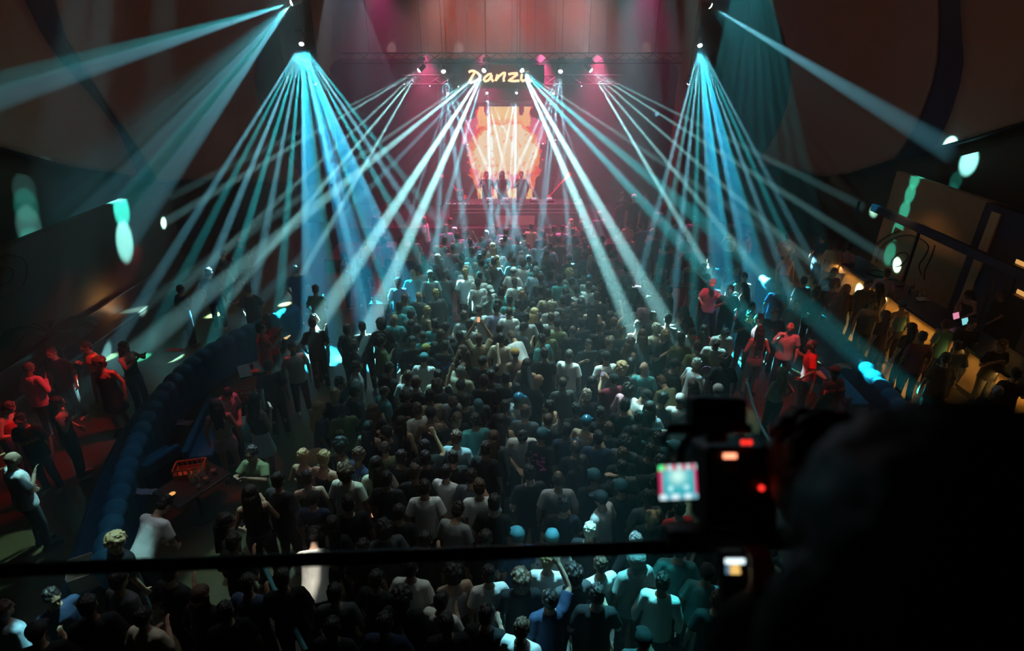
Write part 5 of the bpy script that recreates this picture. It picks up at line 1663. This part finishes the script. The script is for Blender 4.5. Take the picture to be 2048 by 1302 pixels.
# stage-side VIP tables
tp5 = table(1335, 566, 1.0, .6, 0, 'high black table with ice buckets beside the black crop top', z=1.0)
bucket(tp5 + Vector((-.18, .12, 0)), 'tall clear ice bucket with bottles on the black table', glassm, .17, .34)
o = thing('cooler_box', 'open teal-blue cooler box next to the clear bucket', 'cooler', tp5 + Vector((.28, .16, 0)))
tealp = mat('teal_plastic', (.03, .45, .62), .4, .4)
MB().box((0, 0, .01), (.28, .22, .02)).obj('bottom', tealp, o)
for (c, d, nm) in (((0, .11, .17), (.28, .015, .34), 'side_panel'), ((0, -.11, .14), (.28, .015, .28), 'side_panel'), ((.14, 0, .15), (.015, .22, .30), 'end_panel'), ((-.14, 0, .15), (.015, .22, .30), 'end_panel')): MB().box(c, d).obj(nm, tealp, o)
bottle(tp5 + Vector((-.2, .12, .05)), 'pink-lit bottle standing in the clear ice bucket', mat('pink_bottle', (.7, .4, .5), .2, .5), .34)
bottle(tp5 + Vector((-.14, .14, .05)), 'white bottle standing in the clear ice bucket', mat('white_bottle', (.7, .75, .75), .2, .5), .36)
bottle(tp5 + Vector((.40, -.1, 0)), 'pink-topped bottle lying end on the black table', mat('pink_bottle', (0, 0, 0)), .30)
for i, (dx, dy) in enumerate(((-.42, -.1), (-.34, .05), (-.40, .2), (0, -.15), (.1, -.05))):
    tumbler(tp5 + Vector((dx, dy, 0)), 'clear tumbler on the black table with the ice buckets', glassm, .04, grp='tumblers on the bucket table')
tp6 = table(1402, 590, .6, .5, 0, 'small table crowded with bottles between the crop top and the red cap', z=.9)
for i, (dx, dy, lab) in enumerate(((-.18, 0, 'plant-side bottle on the small crowded table'), (-.05, .1, 'rear middle bottle on the small crowded table'), (.05, -.08, 'front middle amber bottle on the small crowded table'), (.18, .06, 'bar-side bottle on the small crowded table'))):
    bottle(tp6 + Vector((dx, dy, 0)), lab, (glassm, mat('dark_bottle', (0, 0, 0)), amber, glassm)[i], .27)
tp7 = table(1232, 482, 1.1, .7, 0, 'pale-lit table with glasses near the stage deck', z=1.0)
for i, (dx, dy, lab) in enumerate(((-.4, .1, 'white cup at the plant-side end of the table near the deck'), (-.1, -.1, 'white cup at the front of the table near the deck'), (.15, .12, 'white cup at the rear of the table near the deck'))):
    tumbler(tp7 + Vector((dx, dy, 0)), lab, CM['w'], .06, .14)
bottle(tp7 + Vector((.38, 0, 0)), 'bottle with amber glow at the bar-side end of the table near the deck', amber, .32)
bottle(tp7 + Vector((.02, .15, 0)), 'clear bottle in the middle of the table near the deck', glassm, .32)
tp8 = table(768, 600, .7, .5, 0, 'black music-stand-like table with small white cards near the teal haze', z=1.0)
for i, (dx, dy) in enumerate(((-.25, -.1), (-.12, .08), (.15, .05))):
    o = thing('menu_card', ('folded white card at the plant-side end of the stand table', 'folded white card behind the first on the stand table', 'folded white card at the bar-side end of the stand table')[i], 'card', tp8 + Vector((dx, dy, 0)), R(20 * i - 20))
    MB().box((0, -.02, .06), (.12, .004, .13), Matrix.Rotation(R(18), 3, 'X')).obj('front_leaf', CM['w'], o); MB().box((0, .02, .06), (.12, .004, .13), Matrix.Rotation(R(-18), 3, 'X')).obj('back_leaf', CM['w'], o)
# ---- lit step strips
sp = [((547, 634), (563, 621)), ((560, 650), (584, 633)), ((570, 676), (605, 644))]
for i, (a, b) in enumerate(sp):
    z = .55 - .15 * i; A, B = atZ(*a, z), atZ(*b, z); d = B - A; c = (A + B) / 2
    o = thing('lit_step', ('topmost and shortest of the three cream-lit steps', 'middle one of the three cream-lit steps', 'lowest and longest of the three cream-lit steps')[i], 'step light', (c.x, c.y, 0), math.atan2(d.y, d.x), 'lit steps at the plant-side lounge')
    MB().box((0, .16, z / 2 - .01), (d.length + .15, .30, z - .02)).obj('riser', black, o); MB().box((0, 0, z - .02), (d.length, .09, .04)).obj('light_strip', glow('cream_light', (1, .68, .34), 1.0), o, bevel=.01)
# ---- lounge bench and wall lamp on the plant side
o = thing('wall_bench', 'long low black bench along the plant-side wall', 'bench', (-10.75, 11.0, 0))
MB().box((0, 0, .21), (.62, 11.5, .42)).obj('base', tabm, o, bevel=.02); MB().box((0, 0, .47), (.62, 11.5, .10)).obj('cushion', tabm, o, bevel=.03); MB().box((-.27, 0, .72), (.12, 11.5, .42)).obj('backrest', tabm, o, bevel=.03)
lp = atX(218, 615, -11.05)
o = thing('wall_lamp', 'small bright square lamp on the plant-side wall above the black bench', 'lamp', lp)
MB().box((-.05, 0, 0), (.08, .16, .12)).obj('housing', steel, o, bevel=.01); MB().box((.0, 0, 0), (.02, .12, .08)).obj('diffuser', glow('lamp_warm', (1, .72, .42), 9), o)
spot(lp + Vector((.45, 0, .1)), lp + Vector((-.4, 0, -.02)), 60, (1, .55, .2), 150, 1, .05)
# carved contour lines of the plaster panels
def contour(name, lab, x, pixcurves, grp='carved wall contours'):
    base = atX(*pixcurves[0][0], x); o = thing(name, lab, 'wall relief', base, 0, grp)
    for c in pixcurves:
        pts = [atX(u, v, x) - base for u, v in c]; sm = []
        for i in range(len(pts) - 1):
            for k in range(4):
                p0, p1, p2, p3 = pts[max(i - 1, 0)], pts[i], pts[i + 1], pts[min(i + 2, len(pts) - 1)]; t_ = k / 4
                sm.append(.5 * ((2 * p1) + (p2 - p0) * t_ + (2 * p0 - 5 * p1 + 4 * p2 - p3) * t_ * t_ + (3 * p1 - p0 - 3 * p2 + p3) * t_ ** 3))
        sm.append(pts[-1]); MB().tube(sm, .022, 6).obj('ridge', lowcream, o, smooth=True)
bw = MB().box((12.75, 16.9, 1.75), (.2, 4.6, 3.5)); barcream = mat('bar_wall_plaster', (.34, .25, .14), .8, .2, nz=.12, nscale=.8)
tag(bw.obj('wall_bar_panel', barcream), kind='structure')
contour('carved_relief', 'carved flowing contour lines on the plaster wall behind the bar', 12.64, [
    [(1783, 520), (1800, 506), (1815, 508), (1812, 522), (1795, 533), (1783, 528), (1783, 520)],
    [(1752, 525), (1762, 495), (1785, 478), (1815, 470), (1845, 480), (1857, 495), (1848, 515), (1838, 530), (1842, 550)],
    [(1742, 520), (1752, 490), (1775, 472), (1800, 462)], [(1870, 490), (1862, 515), (1850, 540), (1848, 560)]])
contour('carved_relief', 'carved oval contour lines on the plant-side plaster wall', -11.2, [
    [(0, 512), (20, 508), (45, 515), (55, 535), (50, 565), (30, 585), (0, 595)], [(0, 535), (18, 533), (28, 545), (22, 562), (0, 570)]])
# ---- the bar
BX = 10.55
bar = thing('bar_counter', 'long bar with dark blue top and glowing amber front panel', 'bar', (BX, 13.2, 0))
amberp = mat('bar_front_panel', (.72, .46, .20), .55, .3, nz=.1, nscale=2)
MB().box((.12, 0, .52), (.5, 8.6, 1.02)).obj('front_panel', amberp, bar, bevel=.02)
MB().box((.15, 0, 1.09), (.95, 8.8, .09)).obj('worktop', mat('bar_top_blue', (.012, .03, .09), .25, .5), bar, bevel=.015)
MB().box((-.20, 0, 1.03), (.03, 8.5, .02)).obj('light_strip', glow('bar_strip', (1, .56, .14), 2.2), bar)
MB().box((-.02, 0, .05), (.3, 8.6, .10)).obj('plinth', black, bar)
for y in (16.9, 15.3, 13.7, 12.1, 10.4):
    l = bpy.data.lights.new('bar_glow', 'AREA'); l.shape = 'RECTANGLE'; l.size = .05; l.size_y = 1.5; l.energy = 16; l.color = (1, .52, .12)
    lo = bpy.data.objects.new('bar_glow', l); COL.objects.link(lo); lo.location = (BX - .32, y, 1.02); lo.rotation_euler = (0, R(35), 0)
o = thing('back_bar_cabinet', 'tall dark back-bar cabinet with a cream vertical board', 'cabinet', (12.55, 12.4, 0))
MB().box((.1, 0, 1.75), (.3, 5.3, 3.5)).obj('body', navy, o, bevel=.01)
yb = (atX(1972, 487, 12.4).y + atX(1930, 566, 12.4).y) / 2 - 12.4
MB().box((-.08, yb, 1.9), (.05, .30, 2.9)).obj('board', mat('cream_board', (.62, .50, .28), .6), o, bevel=.005)
MB().box((-.08, yb - 2.3, 1.9), (.05, .55, 2.9)).obj('panel', mat('grey_panel', (.30, .30, .27), .6), o, bevel=.005)
for y in (-.6, .9): MB().box((-.075, y, 1.7), (.03, .02, 3.2)).obj('door_gap', black, o)
ca, cb = atX(1770, 437, 11.7), atX(2048, 535, 11.7)
o = thing('canopy_beam', 'dark horizontal canopy rail running above the bar', 'canopy', (11.7, (ca.y + cb.y) / 2, 0))
MB().box((0, -1.0, (ca.z + cb.z) / 2), (.14, abs(ca.y - cb.y) + 3.5, .22)).obj('rail', navy, o, bevel=.01)
for y in (4.2, 1, -2): MB().box((0, y, (ca.z + cb.z) / 4), (.07, .07, (ca.z + cb.z) / 2)).obj('post', navy, o)
bt = 1.135
def barp(u, v): return atZ(u, v, bt)
for i, (u, v, r, lab) in enumerate(((1742, 503, .26, 'dark round tray at the far end of the bar'), (1800, 548, .28, 'dark round tray in the middle of the bar'), (1822, 566, .26, 'dark round tray next to the glass cluster on the bar'))):
    p = barp(u, v); o = MB().lathe((0, 0, 0), [(.001, 0), (r * .93, 0), (r, .025), (r * .97, .025), (r * .9, .008), (.001, .008)], 28).obj('serving_tray', blkmetal, smooth=False); o.location = (min(p.x, 10.85), p.y, bt + .002); tag(o, lab, 'tray', 'trays on the bar')
rb = random.Random(3)
for i in range(9):
    p = barp(1858 + (i % 3) * 14, 572 + (i // 3) * 9); tumbler(Vector((min(p.x, 11.0), p.y, bt)), 'clear glass in the cluster of glasses before the bartender', glassm, .04, .12, grp='glasses before the bartender')
for i, (u, v) in enumerate(((1872, 602), (1884, 594), (1842, 585))):
    p = barp(u, v); bottle(Vector((min(p.x, 10.95), p.y, bt)), ('bottle beside the white napkins on the bar', 'short bottle by the bartender on the bar', 'bottle at the far edge of the bar glass cluster')[i], (glassm, amber, mat('dark_bottle', (0, 0, 0)))[i], .26)
p = barp(1912, 600); cloth(Vector((min(p.x, 10.9), p.y, bt)), .32, .22, 'small heap of white napkins on the bar below the bartender', CM['w'], 51, h=.03)
for i, (u, v, lab, c) in enumerate(((2024, 634, 'small tilted order screen with pink picture at the bar', (1, .35, .5)), (2046, 645, 'bright cyan order screen at the near end of the bar', (.3, .9, .95)))):
    p = atZ(u, v, 1.3); o = thing('order_screen', lab, 'screen', (10.75, p.y, bt), R(25))
    MB().lathe((0, 0, 0), [(.09, 0), (.09, .012), (.015, .02), (.015, .12)], 16).obj('stand', black, o); MB().box((0, 0, .2), (.26, .02, .18), Matrix.Rotation(R(-25), 3, 'X')).obj('housing', black, o, bevel=.006); MB().box((0, -.014, .205), (.23, .006, .15), Matrix.Rotation(R(-25), 3, 'X')).obj('display', glow('order_%d' % i, c, 1.1), o)
for i, (u, v) in enumerate(((2042, 532), (2044, 592))):
    p = atX(u, v, 12.3); o = thing('lit_shelf', ('upper amber-lit shelf at the near end of the back bar', 'lower amber-lit shelf at the near end of the back bar')[i], 'shelf', p + Vector((0, -.35, 0)))
    MB().box((0, 0, 0), (.3, .9, .03)).obj('board', palew, o); MB().box((-.10, 0, .10), (.02, .85, .10)).obj('light_strip', glow('shelf_light', (1, .5, .14), 1.0), o); MB().box((.08, 0, -.1), (.05, .05, .2)).obj('bracket', blkmetal, o)
for (u, v) in ((1700, 500), (1830, 560)):
    t = atX(u, v, 12.6); spot(Vector((11.3, t.y, 3.1)), t, 42, (1, .50, .18), 110, 1, .1)
spot((11.6, 9.5, 4.5), (10, 9.5, 0), 60, (1, .55, .12), 100, 1, .1)
# ---- palm beside the wall
pp = Vector((-10.25, 11.4, 0)); o = thing('potted_palm', 'dark bushy palm in a pot standing at the plant-side wall', 'plant', pp)
MB().lathe((0, 0, 0), [(.22, 0), (.30, .5), (.33, .52), (.30, .52), (.28, .46), (.001, .44)], 24).obj('pot', tabm, o); MB().tube([(0, 0, .44), (.03, .02, .95), (0, 0, 1.5)], [.07, .05, .04], 8).obj('trunk', dwood, o)
lf = mat('palm_leaf', (.03, .06, .035), .5, .4); rr = random.Random(2)
for k in range(13):
    a = k * 2.4; el = rr.uniform(.3, 1.2); L = rr.uniform(.9, 1.25); d = Vector((math.cos(a), math.sin(a), 0)); mb = MB(); pts = []
    for i in range(13):
        t_ = i / 12; pts.append(Vector((0, 0, 1.48)) + d * (L * t_ * math.cos(el * .5)) + Vector((0, 0, L * (t_ * math.sin(el) - .75 * t_ * t_))))
    mb.tube(pts, [.012 * (1 - .8 * i / 12) for i in range(13)], 5)
    for i in range(1, 13):
        ax = (pts[i] - pts[i - 1]).normalized(); sd = ax.cross(Vector((0, 0, 1))).normalized(); ll = .34 * math.sin(math.pi * (.15 + .8 * i / 13))
        for s in (-1, 1):
            for off in (0, .5):
                b0 = pts[i].lerp(pts[i - 1], off); tip = b0 + sd * s * ll + ax * ll * .45 - Vector((0, 0, ll * .35)); wv = ax * .022
                mb.add([b0 - wv, b0 + wv, b0.lerp(tip, .6) + wv * .8, tip, b0.lerp(tip, .6) - wv * .8], [(0, 1, 2, 3, 4)])
    f_ = mb.obj('frond', lf, o); so = f_.modifiers.new('t', 'SOLIDIFY'); so.thickness = .003
# ---- barrier rod and rope in the hall
def at2(pix, z): return [atZ(u, v, z) for u, v in pix]
pts = at2([(526, 1128), (552, 1185), (580, 1240), (612, 1302)], 1.05)
o = thing('barrier', 'thin blue-lit barrier rail slanting through the dark crowd under the balcony', 'barrier', (pts[0].x, pts[0].y, 0)); MB().tube([p - o.location for p in pts], .03, 8).obj('rail', mat('barrier_teal_lit', (.05, .22, .26), .4), o)  # blue light along the rail is put into its colour
for p in (pts[0], pts[-1]): MB().tube([(p - o.location) * 1.0, Vector((p.x, p.y, 0)) - o.location], .025, 8).obj('post', blkmetal, o)
pts = [atZ(1494, 762, 1.0), atZ(1505, 805, .82), atZ(1518, 845, .74), atZ(1532, 870, .78), atZ(1548, 895, 1.0)]
o = thing('barrier_rope', 'twisted cyan-lit rope hanging beside the long pale hair', 'rope', (pts[0].x, pts[0].y, 0)); sm = []
for i in range(len(pts) - 1):
    for k in range(8): sm.append(pts[i].lerp(pts[i + 1], k / 8) - o.location)
MB().tube(sm, [.024 + .007 * (i % 2) for i in range(len(sm))], 8).obj('rope', mat('rope_cyan_lit', (.25, .55, .62), .5), o)  # cyan light is put into the rope colour
for p in (pts[0], pts[-1]): MB().tube([Vector((p.x, p.y, 0)) - o.location, p - o.location + Vector((0, 0, .05))], .025, 10).obj('post', steel, o); 
# ---- pillar-like shoe / bag pieces near the balcony
o = thing('paper_box', 'open pale cardboard box lit at the lower plant side above the rail', 'box', atZ(170, 1112, .9) - Vector((0, 0, .9)), R(30))
cb_ = mat('pale_card', (.70, .68, .52), .8)
MB().box((0, 0, .45), (.5, .34, .02)).obj('bottom', cb_, o)
for (c, d) in (((0, .17, .62), (.5, .01, .34)), ((0, -.17, .58), (.5, .01, .26)), ((.25, 0, .62), (.01, .34, .34)), ((-.25, 0, .60), (.01, .34, .30))): MB().box(c, d).obj('side_panel', cb_, o)
for x in (-.2, .2):
    for y in (-.12, .12): MB().box((x, y, .22), (.03, .03, .44)).obj('leg', blkmetal, o)
# ---------------------------------------------------------------- the balcony: slab, rail, filming rig and two people
BZ = 5.35
tag(MB().box((0, -1.0, BZ - .1), (20, 4.2, .2)).obj('floor_balcony', deck), kind='structure')
ra, rb_ = atY(-900, 1172, .92), atY(3000, 1035, .92)
o = thing('balcony_rail', 'dark out-of-focus handrail crossing the whole view above the crowd', 'railing', (0, .92, BZ))
MB().tube([ra - o.location, rb_ - o.location], .0155, 14).obj('handrail', black, o, smooth=True)
for x in (-2.4, 2.6):
    k = (x - ra.x) / (rb_.x - ra.x); MB().tube([(x, 0, 0), (x, 0, ra.z + (rb_.z - ra.z) * k - BZ)], .018, 10).obj('post', black, o)
D0 = .92
def cp(u, v, d=D0): return CAM + ray(u, v) * d          # depth along the lens axis
cx = cp(1440, 960); rg = thing('filming_rig', 'black camera on a gimbal with a bright flip screen held over the rail', 'camera', cx)
def rel_(u, v, d=D0): return cp(u, v, d) - cx
s_ = D0 / F
camrot = cam_o.rotation_euler.to_matrix()
def cbox(u0, v0, u1, v1, dep, d=D0, tilt=0, name='part', m=black, bev=.004):
    c = rel_((u0 + u1) / 2, (v0 + v1) / 2, d + dep / 2)
    return MB().box(c, ((u1 - u0) * s_, (v1 - v0) * s_, dep), camrot @ Matrix.Rotation(R(tilt), 3, 'Z')).obj(name, m, rg, bevel=bev)
redge = mat('dark_red_plastic', (.05, .012, .015), .5)
cbox(1392, 880, 1536, 1050, .09, name='body', bev=.008)
cbox(1376, 792, 1486, 852, .05, tilt=-2, name='top_monitor', m=redge, bev=.006)
cbox(1410, 850, 1450, 885, .03, name='hot_shoe')
cbox(1330, 845, 1500, 866, .03, tilt=0, name='top_handle', bev=.004)
MB().lathe(rel_(1462, 965, D0 + .09), [(.052, 0), (.055, .03), (.05, .11), (.058, .13)], 24, (ray(1024, 500)).normalized()).obj('lens_barrel', black, rg)
cbox(1314, 926, 1398, 1003, .012, d=D0 - .01, tilt=3, name='flip_screen_housing')
def quad(name, u0, v0, u1, v1, m, d, tilt=0, lift=.004, bev=0):
    c = rel_((u0 + u1) / 2, (v0 + v1) / 2, d - lift)
    return MB().box(c, ((u1 - u0) * s_, (v1 - v0) * s_, .003), camrot @ Matrix.Rotation(R(tilt), 3, 'Z')).obj(name, m, rg, bevel=bev)
def flip():
    n, m_ = 40, 36; vs = []; cols = []; c = rel_(1356, 964, D0 - .016); Rt = camrot @ Matrix.Rotation(R(3), 3, 'Z'); w, h = 74 * s_, 68 * s_
    for j in range(m_ + 1):
        for i in range(n + 1):
            x, y = i / n, 1 - j / m_      # y 0 top
            vs.append(c + Rt @ Vector(((x - .5) * w, (.5 - y) * h, 0)))
            b = math.exp(-((x - .5) ** 2 / .05 + (y - .33) ** 2 / .05)); l = (.02 + .5 * b, .34 + .5 * b, .40 + .35 * b)
            if x < .09 or x > .93: l = (.55, .03, .12)
            if y < .14: l = (.45, .7, .7) if math.sin(x * 26) > .1 else (.5, .05, .12)
            if y < .16 and x < .16: l = (.1, .9, .3)
            if y > .84: l = (.6, .8, .85) if math.sin(x * 19) > -.2 else (.1, .35, .45)
            for (a, bb) in ((.3, .68), (.72, .66)):
                if math.hypot(x - a, (y - bb)) < .075: l = (.4, .75, .78)
            cols.append(l)
    me = bpy.data.meshes.new('flip_screen'); me.from_pydata([tuple(v) for v in vs], [], [(j * (n + 1) + i, j * (n + 1) + i + 1, (j + 1) * (n + 1) + i + 1, (j + 1) * (n + 1) + i) for j in range(m_) for i in range(n)])
    ca = me.color_attributes.new('picture', 'FLOAT_COLOR', 'POINT'); ca.data.foreach_set('color', [k for c_ in cols for k in (*c_, 1)])
    m = bpy.data.materials['screen_picture'].copy(); m.node_tree.nodes['Emission'].inputs[1].default_value = 1.25; m.cycles.emission_sampling = 'NONE'; me.materials.append(m)
    ob = bpy.data.objects.new('flip_screen', me); COL.objects.link(ob); ob.parent = rg
flip()
quad('tally_display', 1447, 907, 1473, 917, glow('tally_orange', (1, .30, .16), 2.4), D0, lift=.004, bev=.001)
for u in (1487, 1499): 
    p = rel_(u, 885, D0 - .006); MB().ell(p, (.0042,) * 3, 12, 8).obj('indicator_lamp', glow('tally_red', (1, .03, .02), 1.6), rg)
MB().ell(rel_(1523, 976, D0 - .006), (.0045,) * 3, 12, 8).obj('indicator_lamp', glow('tally_red', (1, .03, .02), 1.6), rg)
cbox(1444, 940, 1478, 962, .004, d=D0 - .004, name='rear_badge', m=mat('dim_brown', (.06, .025, .008), .6), bev=.001)
cbox(1330, 1052, 1520, 1092, .05, name='gimbal_plate')
cbox(1500, 1052, 1600, 1078, .03, name='gimbal_arm')
cbox(1440, 1090, 1500, 1400, .05, name='gimbal_handle', bev=.012)
quad('handle_display', 1451, 1118, 1489, 1127, glow('disp_white', (.75, .95, 1), 1.6), D0)
quad('handle_display_lower', 1461, 1131, 1479, 1137, glow('disp_yellow', (1, .62, .18), 1.2), D0); quad('handle_display_lower', 1461, 1141, 1480, 1147, glow('disp_yellow', (1, .62, .18), 1.2), D0); quad('handle_display_lower', 1452, 1131, 1459, 1147, glow('disp_blue', (.1, .2, .3), 1), D0)
MB().tube([rel_(1345, 850), rel_(1325, 880), rel_(1345, 905), rel_(1330, 930)], .004, 6).obj('cable', black, rg)
def place_head(u, v, dist, yaw, top, hair, pose, label, h):
    q = person(Vector((0, 0, 0)), yaw, top, hair, pose, fz=BZ, label=label, h=h, skin=3)
    H = headM(pose) @ Vector((0, 0, .02)) * h; a = -R(yaw); c, s = math.cos(a), math.sin(a)
    hp = CAM + ray(u, v).normalized() * dist
    q['pos'] = Vector((hp.x - (H.x * c - H.y * s), hp.y - (H.x * s + H.y * c), hp.z - H.z)); o = make_person(q); tag(o, label, 'person'); print('BALCONY', label, q['pos'])
    return o
grip = cp(1462, 1205, D0 + .02)
def reach():
    h_, yaw_ = .86, -12; H = headM('z') @ Vector((0, 0, .02)) * h_; a = -R(yaw_); c, s = math.cos(a), math.sin(a)
    hp = CAM + ray(1625, 948).normalized() * 1.06; o_ = Vector((hp.x - (H.x * c - H.y * s), hp.y - (H.x * s + H.y * c), hp.z - H.z))
    loc = (Matrix.Translation(o_) @ Matrix.Rotation(a, 4, 'Z') @ Matrix.Scale(h_, 4)).inverted() @ grip
    w = trans('z').inverted() @ loc; sh_ = Vector((-.165, 0, 1.405)); d = w - sh_
    if d.length > .56: w = sh_ + d * (.56 / d.length)
    w = w - (w - sh_).normalized() * .09; e = (sh_ + w) / 2 + Vector((-.06, -.04, -.10)); print('REACH', d.length)
    z = POSES['z']; POSES['Z'] = ((tuple(e), tuple(w)), z[1], z[2], z[3], z[4])
reach()
place_head(1625, 948, 1.06, -12, 'bt', 's', 'Z', 'dark camera operator bending behind the filming rig, out of focus', .86)
place_head(1895, 1125, .46, 8, 'bl', 'l', 'n', 'very near dark-haired onlooker filling the lower corner beside the operator', 1.0)
# ---------------------------------------------------------------- haze that fills the hall
hz = bpy.data.materials.new('stage_haze'); hz.use_nodes = True; nt = hz.node_tree; nt.nodes.clear()
ho = nt.nodes.new('ShaderNodeOutputMaterial'); vs_ = nt.nodes.new('ShaderNodeVolumeScatter')
vs_.inputs['Density'].default_value = .031; vs_.inputs['Anisotropy'].default_value = .62; vs_.inputs['Color'].default_value = (.95, .97, 1, 1)
nt.links.new(vs_.outputs[0], ho.inputs['Volume'])
hb = MB().box((0, 13.9, 5.2), (26.6, 21.6, 10.4)).obj('haze', hz)
tag(hb, 'thin theatrical haze filling the hall and showing the beams', 'haze', kind='stuff')
